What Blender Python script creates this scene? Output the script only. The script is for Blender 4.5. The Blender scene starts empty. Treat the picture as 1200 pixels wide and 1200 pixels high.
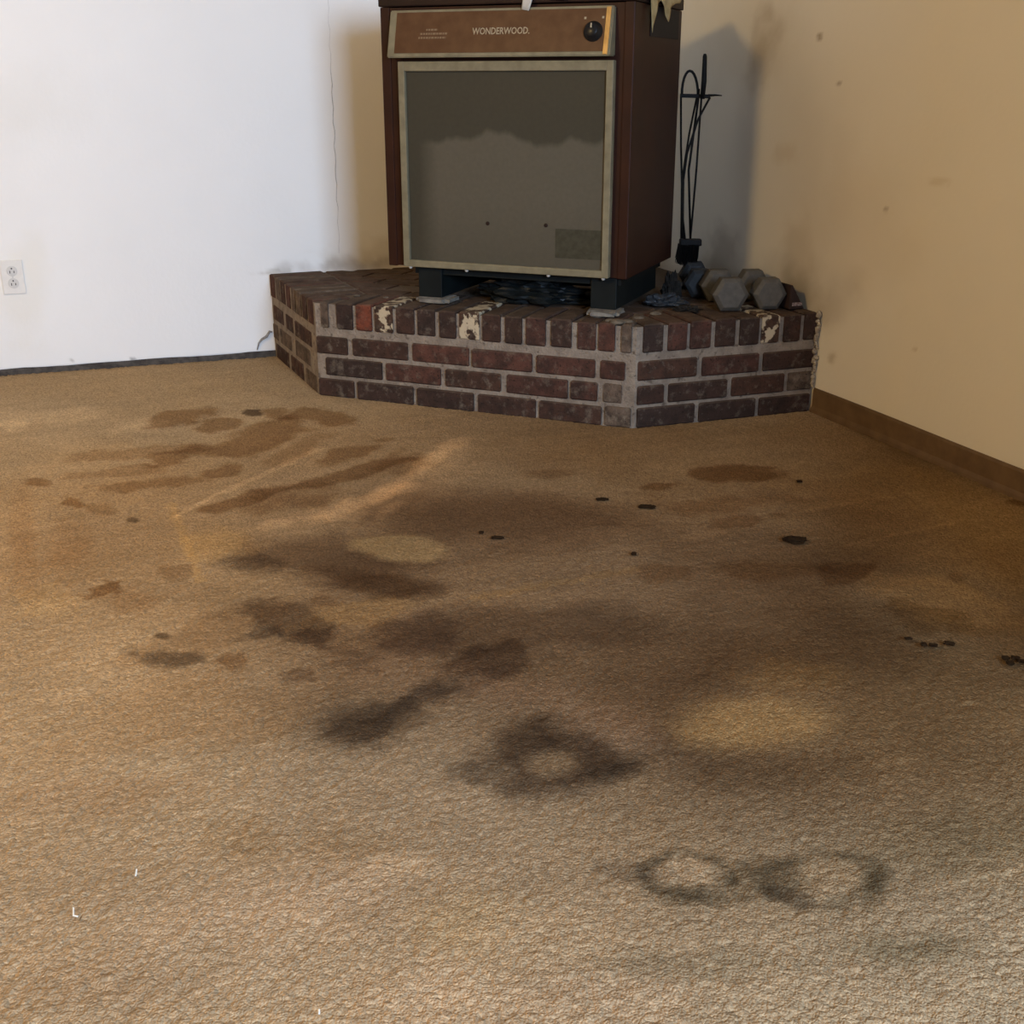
import bpy, bmesh, math, random
import numpy as np
from mathutils import Vector, Matrix

random.seed(7)
SC = bpy.context.scene
COL = SC.collection

# ------------------------------------------------------------------ camera
H = 0.95
PITCH = math.radians(20.0)
FPX = 1380.0
cam_d = bpy.data.cameras.new('camera')
cam_d.sensor_fit = 'HORIZONTAL'
cam_d.sensor_width = 36.0
cam_d.lens = FPX / 1200.0 * 36.0
cam_d.clip_start = 0.05
cam_o = bpy.data.objects.new('camera', cam_d)
COL.objects.link(cam_o)
cam_o.location = (0, 0, H)
cam_o.rotation_euler = (math.pi / 2 - PITCH, 0, 0)
SC.camera = cam_o

# ------------------------------------------------------------------ world, lights, exposure
SC.view_settings.view_transform = 'Standard'
SC.view_settings.look = 'None'
SC.view_settings.gamma = 1.0
SC.view_settings.use_curve_mapping = False
SC.view_settings.exposure = 0.0
world = bpy.data.worlds.new('sky')
SC.world = world
world.use_nodes = True
bg = world.node_tree.nodes['Background']
bg.inputs[0].default_value = (0.55, 0.70, 1.0, 1)
bg.inputs[1].default_value = 1.0

# room frame (all from the photograph's floor lines): left wall runs along LD, right wall along RD
A = Vector((-0.878, 4.300, 0)); B = Vector((-0.625, 3.719, 0))
C = Vector((0.355, 3.322, 0)); D = Vector((0.921, 3.520, 0))
LA = math.radians(19.2); RA = math.radians(111.0)
LD = Vector((math.cos(LA), math.sin(LA), 0))       # along the left wall towards the corner
RD = Vector((math.cos(RA), math.sin(RA), 0))       # along the right wall towards the corner
LN = Vector((LD.y, -LD.x, 0))                      # into the room
RN = Vector((-RD.y, RD.x, 0))
COR = Vector((0.447, 4.764, 0))
CEIL = 2.45

def area(name, loc, target, sx, sy, power, color):
    l = bpy.data.lights.new(name, 'AREA')
    l.shape = 'RECTANGLE'; l.size = sx; l.size_y = sy
    l.energy = power; l.color = color
    o = bpy.data.objects.new(name, l); COL.objects.link(o)
    o.location = loc
    d = (Vector(target) - Vector(loc)).normalized()
    o.rotation_euler = d.to_track_quat('-Z', 'Y').to_euler()
    return o

# window in the wall behind the camera, close to the right wall: the cool daylight
WIN_T0, WIN_T1, WIN_Z0, WIN_Z1 = 0.10, 1.80, 1.00, 2.10
wc = COR - RD * 6.0 - LD * ((WIN_T0 + WIN_T1) / 2) + Vector((0, 0, (WIN_Z0 + WIN_Z1) / 2)) - LN * 0.02
area('window_daylight', wc, wc - LN, WIN_T1 - WIN_T0, WIN_Z1 - WIN_Z0, 345, (0.50, 0.68, 0.97))
# warm ceiling lamp to the left of the camera
lamp = bpy.data.lights.new('room_lamp', 'POINT')
lamp.energy = 172; lamp.color = (1.0, 0.70, 0.31); lamp.shadow_soft_size = 0.20
lamp_o = bpy.data.objects.new('room_lamp', lamp); COL.objects.link(lamp_o)
lamp_o.location = (-2.3, 0.65, 2.30)

# ------------------------------------------------------------------ helpers
def px_ray(u, v):
    fw = Vector((0, math.cos(PITCH), -math.sin(PITCH)))
    up = Vector((0, math.sin(PITCH), math.cos(PITCH)))
    return fw + Vector((1, 0, 0)) * ((u - 600) / FPX) - up * ((v - 600) / FPX)
EYE = Vector((0, 0, H))
def on_floor(u, v, z=0.0):
    """measured point of the photograph -> its place on a level surface"""
    d = px_ray(u, v); return EYE + d * ((z - H) / d.z)
def on_plane(u, v, P, N):
    d = px_ray(u, v); return EYE + d * ((P - EYE).dot(N) / d.dot(N))
def at_y(u, v, y):
    d = px_ray(u, v); return EYE + d * (y / d.y)

def srgb(r, g, b):
    f = lambda c: ((c / 255) / 12.92 if c / 255 <= 0.04045 else ((c / 255 + 0.055) / 1.055) ** 2.4)
    return (f(r), f(g), f(b), 1.0)

def link(name, mesh, parent=None, kind=None, smooth=False):
    o = bpy.data.objects.new(name, mesh)
    COL.objects.link(o)
    if parent is not None: o.parent = parent
    if kind: o['kind'] = kind
    if smooth:
        mesh.polygons.foreach_set('use_smooth', [True] * len(mesh.polygons))
    return o
def from_bm(name, bm, mat, parent=None, kind=None, smooth=False):
    me = bpy.data.meshes.new(name)
    bm.normal_update(); bm.to_mesh(me); bm.free()
    if mat: me.materials.append(mat)
    return link(name, me, parent, kind, smooth)
def thing(name, label, cat, loc=(0, 0, 0), group=None):
    o = bpy.data.objects.new(name, None); COL.objects.link(o)
    o.empty_display_size = 0.05
    o.location = loc
    tag(o, label, cat, group)
    return o
def tag(o, label, cat, group=None):
    o['label'] = label; o['category'] = cat
    if group: o['group'] = group
    return o

def add_box(bm, cen, ux, uy, uz, sx, sy, sz, bevel=0.0):
    """box with axes ux,uy,uz (unit Vectors) and full sizes"""
    vs = []
    for k in (-1, 1):
        for j in (-1, 1):
            for i in (-1, 1):
                vs.append(bm.verts.new(cen + ux * (i * sx / 2) + uy * (j * sy / 2) + uz * (k * sz / 2)))
    fs = []
    for q in ((0, 2, 3, 1), (4, 5, 7, 6), (0, 1, 5, 4), (2, 6, 7, 3), (0, 4, 6, 2), (1, 3, 7, 5)):
        fs.append(bm.faces.new([vs[i] for i in q]))
    if bevel > 0:
        es = list({e for f in fs for e in f.edges})
        bmesh.ops.bevel(bm, geom=es, offset=bevel, segments=2, affect='EDGES', profile=0.6)
    return vs
def add_tube(bm, pts, radii, n=8, cap=True):
    pts = [Vector(p) for p in pts]
    if not isinstance(radii, (list, tuple)): radii = [radii] * len(pts)
    rings = []
    prev = None
    for i, p in enumerate(pts):
        a = pts[max(i - 1, 0)]; b = pts[min(i + 1, len(pts) - 1)]
        t = (b - a).normalized()
        if prev is None:
            ref = Vector((0, 0, 1)) if abs(t.z) < 0.9 else Vector((1, 0, 0))
            x = t.cross(ref).normalized()
        else:
            x = (prev - t * prev.dot(t)).normalized()
        prev = x; y = t.cross(x)
        rings.append([bm.verts.new(p + (x * math.cos(2 * math.pi * k / n) + y * math.sin(2 * math.pi * k / n)) * radii[i]) for k in range(n)])
    for r0, r1 in zip(rings, rings[1:]):
        for k in range(n):
            bm.faces.new((r0[k], r0[(k + 1) % n], r1[(k + 1) % n], r1[k]))
    if cap:
        bm.faces.new(rings[0][::-1]); bm.faces.new(rings[-1])
def add_lathe(bm, cen, axis, prof, n=24):
    """prof: (distance along axis, radius)"""
    add_tube(bm, [cen + axis * d for d, r in prof], [max(r, 1e-4) for d, r in prof], n)
def add_prism(bm, poly, z0, z1):
    b = [bm.verts.new((p[0], p[1], z0)) for p in poly]
    t = [bm.verts.new((p[0], p[1], z1)) for p in poly]
    n = len(poly)
    bm.faces.new(b[::-1]); bm.faces.new(t)
    for i in range(n):
        bm.faces.new((b[i], b[(i + 1) % n], t[(i + 1) % n], t[i]))

# ------------------------------------------------------------------ numpy noise
_rng = np.random.default_rng(11)
_perm = _rng.random((256, 256))
def vnoise(x, y, seed=0):
    x = np.asarray(x, float) + seed * 37.13; y = np.asarray(y, float) + seed * 17.7
    xi = np.floor(x).astype(int); yi = np.floor(y).astype(int)
    fx = x - xi; fy = y - yi
    fx = fx * fx * (3 - 2 * fx); fy = fy * fy * (3 - 2 * fy)
    g = lambda a, b: _perm[a & 255, b & 255]
    return (g(xi, yi) * (1 - fx) + g(xi + 1, yi) * fx) * (1 - fy) + (g(xi, yi + 1) * (1 - fx) + g(xi + 1, yi + 1) * fx) * fy
def fbm(x, y, s, octv=4, seed=0):
    """~ -1..1, s = feature size"""
    t = 0; a = 1; n = 0
    for o in range(octv):
        t = t + a * (vnoise(x / s * 2 ** o, y / s * 2 ** o, seed + o) * 2 - 1); n += a; a *= 0.55
    return t / n * 1.5
def sstep(e0, e1, x):
    t = np.clip((x - e0) / (e1 - e0), 0, 1); return t * t * (3 - 2 * t)

# ------------------------------------------------------------------ materials
def new_mat(name):
    m = bpy.data.materials.new(name); m.use_nodes = True
    nt = m.node_tree
    return m, nt, nt.nodes['Principled BSDF']
def N(nt, t, **kw):
    n = nt.nodes.new(t)
    for k, v in kw.items():
        setattr(n, k, v)
    return n
def mixc(nt, fac, a, b, blend='MIX'):
    n = nt.nodes.new('ShaderNodeMix'); n.data_type = 'RGBA'; n.blend_type = blend
    for sock, v in ((0, fac), (6, a), (7, b)):
        if isinstance(v, (int, float)): n.inputs[sock].default_value = v
        elif isinstance(v, tuple): n.inputs[sock].default_value = v
        else: nt.links.new(v, n.inputs[sock])
    return n.outputs[2]
def noise_fac(nt, scale, lo=0.4, hi=0.6, detail=4, vec=None, rough=0.55):
    n = N(nt, 'ShaderNodeTexNoise'); n.inputs['Scale'].default_value = scale
    n.inputs['Detail'].default_value = detail; n.inputs['Roughness'].default_value = rough
    if vec is None:
        tc = N(nt, 'ShaderNodeNewGeometry'); vec = tc.outputs['Position']
    nt.links.new(vec, n.inputs['Vector'])
    r = N(nt, 'ShaderNodeMapRange'); r.inputs[1].default_value = lo; r.inputs[2].default_value = hi
    nt.links.new(n.outputs['Fac'], r.inputs[0])
    return r.outputs[0]
def bump(nt, bsdf, h, strength=0.3, dist=0.002):
    b = N(nt, 'ShaderNodeBump'); b.inputs['Strength'].default_value = strength; b.inputs['Distance'].default_value = dist
    nt.links.new(h, b.inputs['Height']); nt.links.new(b.outputs[0], bsdf.inputs['Normal'])
def simple(name, c1, c2=None, scale=30, rough=0.6, metal=0.0, bmp=0.0, lo=0.35, hi=0.65, spec=0.18, dist=0.002):
    m, nt, b = new_mat(name)
    if c2 is None: b.inputs['Base Color'].default_value = c1
    else: nt.links.new(mixc(nt, noise_fac(nt, scale, lo, hi), c1, c2), b.inputs['Base Color'])
    b.inputs['Roughness'].default_value = rough; b.inputs['Metallic'].default_value = metal
    if spec is not None: b.inputs['Specular IOR Level'].default_value = spec
    if bmp: bump(nt, b, noise_fac(nt, scale * 3, 0, 1), bmp, dist)
    return m

# ------------------------------------------------------------------ stains and painted tones (shapes that lie on the surfaces)
def stain_eval(X, Y, base, stains, to_plane):
    """X,Y: surface coordinates; stains given by centre and half-axes; to_plane maps measured points to surface coords"""
    col = np.tile(np.array(base, float), (len(X), 1))
    for k, s in enumerate(stains):
        kind = s[0]
        if kind != 'r': s = s[:-2] + ((s[-2] * 1.1, s[-1] * 1.25) if s[2] > 790 else (s[-2] * 0.8, s[-1] * 1.3))
        if kind in ('e', 'r', 'a'):
            _, cx, cy, rx, ry, ang, mul, strength, soft, wob = s
            ca, sa = math.cos(math.radians(ang)), math.sin(math.radians(ang))
            c0 = to_plane(cx, cy)
            px = to_plane(cx + rx * ca, cy + rx * sa); mx = to_plane(cx - rx * ca, cy - rx * sa)
            py = to_plane(cx - ry * sa, cy + ry * ca); my = to_plane(cx + ry * sa, cy - ry * ca)
            ax = ((px[0] - mx[0]) / 2, (px[1] - mx[1]) / 2); ay = ((py[0] - my[0]) / 2, (py[1] - my[1]) / 2)
            c0 = ((px[0] + mx[0] + py[0] + my[0]) / 4, (px[1] + mx[1] + py[1] + my[1]) / 4)
            det = ax[0] * ay[1] - ax[1] * ay[0]
            dx = X - c0[0]; dy = Y - c0[1]
            lx = (dx * ay[1] - dy * ay[0]) / det; ly = (-dx * ax[1] + dy * ax[0]) / det
            size = max(0.02, math.sqrt(abs(det)))
            sel = np.nonzero((np.abs(lx) < 2.6) & (np.abs(ly) < 2.6))[0]
            if len(sel) == 0: continue
            lx = lx[sel]; ly = ly[sel]
            r = np.sqrt(lx * lx + ly * ly) + wob * fbm(X[sel], Y[sel], size * 0.9, 4, k + 3)
            if kind != 'r': m = 1 - sstep(1 - soft, 1 + soft, r)
            else: m = 1 - sstep(0.0, soft, np.abs(r - 1)); m = m * (0.75 + 0.5 * fbm(X[sel], Y[sel], size * 0.7, 2, k))
        else:                                     # 'l': streak between two points, half width w
            _, x0, y0, x1, y1, w, mul, strength, soft, wob = s
            p0 = np.array(to_plane(x0, y0)[:2]); p1 = np.array(to_plane(x1, y1)[:2])
            ww = abs(to_plane(x0 + w, y0)[0] - to_plane(x0 - w, y0)[0]) / 2 + 1e-6
            d = p1 - p0; L2 = d @ d
            t = np.clip(((X - p0[0]) * d[0] + (Y - p0[1]) * d[1]) / L2, 0, 1)
            dist = np.hypot(X - p0[0] - t * d[0], Y - p0[1] - t * d[1]) / ww
            sel = np.nonzero(dist < 3)[0]
            if len(sel) == 0: continue
            r = dist[sel] + wob * fbm(X[sel], Y[sel], ww * 2.5, 3, k)
            m = 1 - sstep(1 - soft, 1 + soft, r)
        m = np.clip(m * strength, 0, 1)[:, None]
        col[sel] = col[sel] * (1 - m) + (np.array(base) if kind == 'a' else col[sel]) * np.array(mul) * m   # 'a': a patch that stayed clean
    return col

def set_cols(me, cols):
    a = me.color_attributes.new('Col', 'FLOAT_COLOR', 'POINT')
    buf = np.ones((len(me.vertices), 4), np.float32); buf[:, :3] = np.clip(cols, 0, 1)
    a.data.foreach_set('color', buf.ravel())

def np_mesh(name, verts, faces):
    me = bpy.data.meshes.new(name)
    verts = np.asarray(verts, np.float32); faces = np.asarray(faces, np.int32)
    k = faces.shape[1]
    me.vertices.add(len(verts)); me.vertices.foreach_set('co', verts.ravel())
    me.loops.add(faces.size); me.loops.foreach_set('vertex_index', faces.ravel())
    me.polygons.add(len(faces))
    me.polygons.foreach_set('loop_start', np.arange(0, faces.size, k, dtype=np.int32))
    me.update(calc_edges=True)
    return me

# ------------------------------------------------------------------ carpet colours, stains and painted shade
GREY = (0.36, 0.35, 0.36); DARK = (0.30, 0.27, 0.25); BRN = (0.66, 0.57, 0.48); LBRN = (0.80, 0.74, 0.68)
RED = (0.86, 0.77, 0.68); LITE = (1.30, 1.30, 1.30); YEL = (1.22, 1.17, 1.0); PINK = (1.24, 1.22, 1.26); GRN = (0.72, 0.73, 0.70)
CARPET = (0.37, 0.248, 0.130)
FLOOR_STAINS_SHADE = [
    # broad traffic soiling and paler areas, plus shade painted in at the right
    ('e', 690, 690, 430, 150, 4, (0.56, 0.50, 0.46), 0.9, 0.5, 0.30),
    ('e', 900, 610, 170, 70, 5, (0.78, 0.72, 0.66), 0.8, 0.45, 0.30),
    ('e', 1010, 830, 360, 120, 6, (0.62, 0.55, 0.47), 0.85, 0.6, 0.25),
    ('e', 640, 880, 360, 110, 8, (0.72, 0.71, 0.73), 0.85, 0.7, 0.25),
    ('e', 1000, 1040, 360, 170, 0, (0.68, 0.665, 0.66), 0.85, 0.7, 0.25),  # shade of the lower right, painted into the carpet colour
    ('e', 1110, 660, 190, 170, 5, (0.66, 0.62, 0.54), 0.85, 0.6, 0.2),  # shade near the right wall, painted into the carpet colour
    ('e', 860, 540, 260, 50, 0, (0.72, 0.66, 0.58), 0.8, 0.7, 0.3),
    ('e', 420, 560, 330, 70, -10, (0.84, 0.79, 0.74), 0.8, 0.6, 0.3),
    ('e', 100, 660, 190, 130, 0, (1.08, 1.02, 0.93), 0.8, 0.7, 0.3),
    ('e', 110, 500, 260, 70, -3, (1.20, 1.20, 1.18), 0.8, 0.7, 0.3),
    ('e', 300, 1090, 480, 150, 0, (0.90, 0.885, 0.89), 0.9, 0.8, 0.2),
    ('e', 230, 840, 170, 42, -6, (0.86, 0.80, 0.73), 0.85, 0.5, 0.3),
    ('e', 1090, 610, 170, 60, 12, (1.14, 1.10, 0.98), 0.8, 0.5, 0.2),
    ('e', 1110, 705, 100, 24, 18, (1.30, 1.24, 1.08), 0.75, 0.5, 0.3),
    # back left spots
    ('e', 215, 490, 48, 9, -8, BRN, 0.9, 0.35, 0.5), ('e', 255, 499, 30, 7, -6, BRN, 0.9, 0.3, 0.5),
    ('e', 165, 530, 62, 7, -5, LBRN, 0.9, 0.35, 0.5), ('e', 195, 537, 26, 8, -5, BRN, 0.8, 0.35, 0.5),
    ('e', 135, 553, 60, 6, -5, LBRN, 0.8, 0.4, 0.5), ('e', 45, 566, 18, 5, 2, BRN, 0.9, 0.35, 0.4),
    ('e', 85, 588, 13, 5, 5, BRN, 0.9, 0.35, 0.4), ('e', 180, 567, 50, 6, -4, BRN, 0.7, 0.4, 0.5),
    ('e', 118, 597, 24, 6, 0, LBRN, 0.8, 0.4, 0.4), ('e', 156, 609, 7, 3, 10, DARK, 0.7, 0.4, 0.3),
    ('e', 296, 484, 11, 4, 0, DARK, 0.9, 0.4, 0.3), ('e', 322, 485, 16, 6, 0, BRN, 0.9, 0.4, 0.4),
    ('e', 375, 489, 45, 9, 6, BRN, 0.9, 0.4, 0.5), ('e', 300, 513, 60, 14, -14, BRN, 0.9, 0.4, 0.5),
    ('e', 342, 530, 40, 9, -20, LBRN, 0.8, 0.4, 0.4), ('e', 415, 530, 38, 8, -14, BRN, 0.8, 0.4, 0.4),
    ('e', 260, 553, 22, 8, -14, BRN, 0.8, 0.4, 0.4), ('e', 160, 500, 30, 7, -6, LITE, 0.6, 0.5, 0.4),
    ('e', 60, 487, 60, 9, -3, LITE, 0.5, 0.5, 0.4), ('e', 12, 498, 16, 7, 0, LITE, 0.6, 0.5, 0.4),
    ('l', 250, 594, 480, 538, 17, (0.66, 0.58, 0.50), 0.95, 0.5, 0.6),
    ('e', 335, 586, 55, 14, -10, BRN, 0.7, 0.5, 0.5), ('e', 470, 545, 40, 12, -18, BRN, 0.6, 0.5, 0.5),
    ('l', 205, 606, 262, 575, 4, LITE, 0.9, 0.7, 0.5), ('l', 262, 577, 372, 527, 6, LITE, 0.8, 0.7, 0.5),
    ('l', 380, 605, 475, 570, 17, (1.35, 1.32, 1.28), 0.9, 0.8, 0.5), ('l', 440, 585, 540, 515, 13, (1.35, 1.32, 1.28), 0.9, 0.8, 0.5),
    ('e', 320, 614, 25, 5, -8, LITE, 0.9, 0.5, 0.4), ('e', 452, 600, 20, 6, -30, LITE, 0.7, 0.5, 0.4),
    ('l', 200, 590, 235, 680, 5, YEL, 0.7, 0.8, 0.5), ('e', 250, 640, 45, 16, 0, YEL, 0.8, 0.6, 0.4),
    ('e', 25, 610, 14, 45, 0, RED, 0.35, 0.6, 0.3), ('e', 85, 645, 24, 30, 0, RED, 0.55, 0.6, 0.4),
    ('e', 30, 660, 16, 50, -5, RED, 0.35, 0.6, 0.3), ('e', 55, 705, 40, 16, 0, YEL, 0.4, 0.6, 0.4),
    ('e', 120, 691, 21, 8, -12, BRN, 0.95, 0.35, 0.4), ('e', 205, 670, 28, 8, 0, BRN, 0.5, 0.4, 0.4),
    ('e', 150, 702, 28, 14, 0, RED, 0.6, 0.6, 0.4), ('e', 190, 745, 8, 4, 0, DARK, 0.7, 0.5, 0.3),
    ('e', 240, 745, 90, 20, -20, LBRN, 0.6, 0.5, 0.5),
    ('e', 500, 560, 52, 24, -34, (1.28, 1.27, 1.26), 0.8, 0.5, 0.4), ('e', 400, 602, 80, 10, -6, (1.26, 1.25, 1.24), 0.8, 0.5, 0.4),
    ('e', 470, 790, 90, 26, 6, (1.22, 1.2, 1.2), 0.7, 0.6, 0.4), ('e', 430, 745, 40, 14, 0, (1.2, 1.18, 1.12), 0.7, 0.6, 0.4),
    # dark tongue with the pale oval
    ('e', 390, 650, 140, 30, 2, (0.55, 0.51, 0.49), 0.95, 0.45, 0.35), ('e', 290, 660, 34, 10, 0, GREY, 0.55, 0.6, 0.4),
    ('e', 440, 686, 80, 14, 4, (0.62, 0.56, 0.50), 0.9, 0.5, 0.4),
    ('e', 590, 610, 130, 34, 2, (0.66, 0.61, 0.58), 0.9, 0.55, 0.35),
    ('a', 470, 641, 54, 16, 4, (0.82, 0.78, 0.67), 0.85, 0.30, 0.15),
    ('l', 560, 700, 740, 668, 8, YEL, 0.6, 0.8, 0.5), ('e', 430, 718, 60, 14, -8, YEL, 0.8, 0.6, 0.4),
    # middle
    ('e', 610, 735, 160, 32, -4, (0.60, 0.57, 0.56), 0.85, 0.5, 0.35), ('e', 575, 772, 52, 17, -6, (0.52, 0.48, 0.47), 0.85, 0.55, 0.4),
    ('e', 490, 742, 40, 24, 0, (0.66, 0.62, 0.62), 0.8, 0.5, 0.4), ('e', 770, 760, 100, 60, 0, (0.78, 0.75, 0.72), 0.7, 0.6, 0.3),
    ('e', 330, 727, 48, 18, 10, (0.52, 0.49, 0.48), 0.85, 0.5, 0.5), ('e', 302, 742, 22, 10, -10, GREY, 0.6, 0.5, 0.5),
    ('e', 372, 744, 36, 10, -8, (0.50, 0.46, 0.44), 0.8, 0.5, 0.5),
    ('e', 203, 772, 40, 12, 4, GREY, 0.7, 0.5, 0.45), ('e', 266, 774, 20, 9, 0, BRN, 0.85, 0.5, 0.5),
    ('e', 345, 790, 20, 9, 0, (0.62, 0.58, 0.56), 0.8, 0.5, 0.5), ('e', 415, 772, 34, 14, 0, (0.66, 0.62, 0.60), 0.7, 0.5, 0.5),
    ('e', 380, 705, 14, 10, 0, BRN, 0.5, 0.5, 0.5),
    # black spots
    ('e', 432, 853, 50, 20, -4, DARK, 0.85, 0.6, 0.4), ('e', 400, 850, 60, 32, 0, (0.7, 0.7, 0.72), 0.7, 0.6, 0.4),
    ('e', 505, 812, 34, 12, -12, GREY, 0.85, 0.6, 0.4), ('e', 470, 832, 30, 10, -18, GREY, 0.6, 0.6, 0.4),
    ('e', 560, 800, 30, 12, -30, (0.72, 0.70, 0.72), 0.6, 0.6, 0.4),
    ('e', 640, 890, 82, 42, 4, (0.34, 0.31, 0.30), 0.92, 0.35, 0.28), ('e', 720, 905, 40, 12, -20, GREY, 0.6, 0.6, 0.4),
    ('e', 640, 855, 46, 14, 0, (0.5, 0.48, 0.47), 0.6, 0.6, 0.3), ('e', 560, 905, 40, 12, -16, GREY, 0.5, 0.6, 0.4),
    ('a', 648, 894, 28, 14, 0, (0.58, 0.54, 0.51), 0.8, 0.6, 0.2),
    ('e', 715, 850, 56, 24, 10, PINK, 0.9, 0.6, 0.3), ('e', 620, 812, 60, 16, 4, PINK, 0.6, 0.6, 0.3),
    ('e', 790, 880, 60, 22, 0, (0.72, 0.70, 0.70), 0.7, 0.6, 0.4), ('e', 880, 905, 120, 16, -4, (0.78, 0.76, 0.74), 0.7, 0.7, 0.4),
    ('a', 880, 846, 80, 27, -4, (0.76, 0.66, 0.50), 0.8, 0.5, 0.2), ('l', 1010, 897, 1085, 888, 6, LITE, 0.6, 0.8, 0.4),
    # twin rings in front
    ('r', 806, 1024, 48, 23, 4, (0.34, 0.35, 0.34), 0.75, 0.42, 0.18), ('e', 806, 1048, 50, 11, 4, (0.4, 0.41, 0.4), 0.75, 0.7, 0.35),
    ('a', 803, 1022, 30, 12, 0, (0.86, 0.84, 0.85), 0.7, 0.6, 0.2),
    ('e', 900, 1030, 42, 20, 12, (0.42, 0.42, 0.40), 0.75, 0.7, 0.35), ('e', 925, 1050, 30, 9, 20, GREY, 0.6, 0.6, 0.4),
    ('r', 965, 1029, 68, 29, -2, (0.36, 0.37, 0.35), 0.62, 0.40, 0.14), ('e', 1024, 1036, 14, 24, 10, (0.42, 0.43, 0.40), 0.7, 0.7, 0.3),
    ('e', 965, 1026, 48, 18, 0, (1.22, 1.16, 1.1), 0.5, 0.6, 0.2), ('e', 735, 1022, 50, 10, 2, (0.66, 0.66, 0.68), 0.7, 0.7, 0.4),
    ('e', 1060, 1112, 66, 16, 0, (0.66, 0.68, 0.66), 0.8, 0.7, 0.4), ('e', 810, 1130, 110, 18, 0, (0.76, 0.78, 0.78), 0.7, 0.7, 0.4),
    ('e', 1120, 980, 140, 40, -5, GRN, 0.7, 0.7, 0.4), ('l', 1080, 1040, 1200, 1018, 8, LITE, 0.5, 0.8, 0.5),
    # right hand side
    ('e', 855, 555, 50, 9, -2, BRN, 0.95, 0.35, 0.4), ('e', 775, 570, 24, 5, -4, BRN, 0.9, 0.35, 0.4),
    ('e', 850, 590, 70, 12, 0, (0.78, 0.70, 0.62), 0.8, 0.5, 0.5), ('e', 870, 611, 48, 6, -8, BRN, 0.7, 0.4, 0.5),
    ('e', 820, 626, 30, 5, -8, LITE, 0.7, 0.5, 0.5), ('e', 770, 672, 40, 9, 0, (0.75, 0.66, 0.56), 0.7, 0.5, 0.5),
    ('e', 990, 672, 44, 13, -10, (0.70, 0.62, 0.54), 0.95, 0.3, 0.35), ('e', 900, 668, 60, 10, 0, (0.78, 0.70, 0.60), 0.8, 0.5, 0.4),
    ('e', 1085, 723, 70, 14, 8, (0.72, 0.66, 0.56), 0.9, 0.5, 0.5), ('e', 1120, 675, 9, 8, 0, BRN, 0.5, 0.5, 0.3),
    ('l', 940, 598, 1040, 582, 4, LITE, 0.5, 0.8, 0.5), ('l', 990, 640, 1120, 612, 4, LITE, 0.35, 0.8, 0.5),
    ('e', 1195, 588, 14, 4, 0, BRN, 0.9, 0.4, 0.3), ('e', 640, 555, 30, 6, 0, BRN, 0.5, 0.5, 0.4),
    ('e', 925, 790, 50, 20, 0, YEL, 0.6, 0.7, 0.4), ('e', 660, 700, 60, 8, 0, LITE, 0.25, 0.6, 0.4),
    # pale scuffs in the foreground
    ('e', 460, 1015, 34, 12, -8, LITE, 0.7, 0.6, 0.5), ('e', 330, 1060, 130, 40, -10, PINK, 0.4, 0.7, 0.4),
    ('e', 290, 990, 40, 26, 20, (0.88, 0.84, 0.78), 0.8, 0.6, 0.4), ('e', 400, 990, 40, 22, 0, (0.9, 0.86, 0.8), 0.8, 0.6, 0.4),
    ('e', 120, 930, 110, 22, -4, (0.93, 0.88, 0.84), 0.8, 0.6, 0.4), ('e', 540, 1080, 60, 30, 0, YEL, 0.35, 0.7, 0.4),
    ('e', 600, 1180, 180, 40, 0, PINK, 0.5, 0.7, 0.4), ('e', 100, 1150, 90, 30, 0, (0.9, 0.87, 0.85), 0.7, 0.7, 0.4),
]
def floor_xy(u, v):
    p = on_floor(u, v); return (p.x, p.y)
def carpet_cols(X, Y):
    c = stain_eval(X, Y, CARPET, FLOOR_STAINS_SHADE, floor_xy)
    n = 1 + 0.10 * fbm(X, Y, 0.30, 4, 50) + 0.07 * fbm(X * 0.6 + Y * 0.4, Y * 2.2 - X, 0.10, 4, 60)
    c = np.array(CARPET) * (c / np.array(CARPET)) ** 1.25
    c = c * n[:, None]
    w = fbm(X, Y, 0.5, 3, 70)[:, None]
    c = c * (1 + w * np.array([[0.03, 0.0, -0.05]]))
    return c
def carpet_height(X, Y):
    a = 0.6 + 0.4 * fbm(X, Y, 0.25, 2, 99)
    grain = fbm(X, Y, 0.0075, 2, 80)
    t = 0.7 + 0.5 * fbm(X, Y, 0.4, 2, 93)                        # the pile lies over in changing directions
    lay = fbm((X * np.cos(t) + Y * np.sin(t)) * 0.5, -X * np.sin(t) + Y * np.cos(t), 0.012, 2, 85)
    return 0.0015 * grain + 0.0009 * a * lay + 0.0010 * fbm(X, Y, 0.05, 2, 90)

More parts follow.
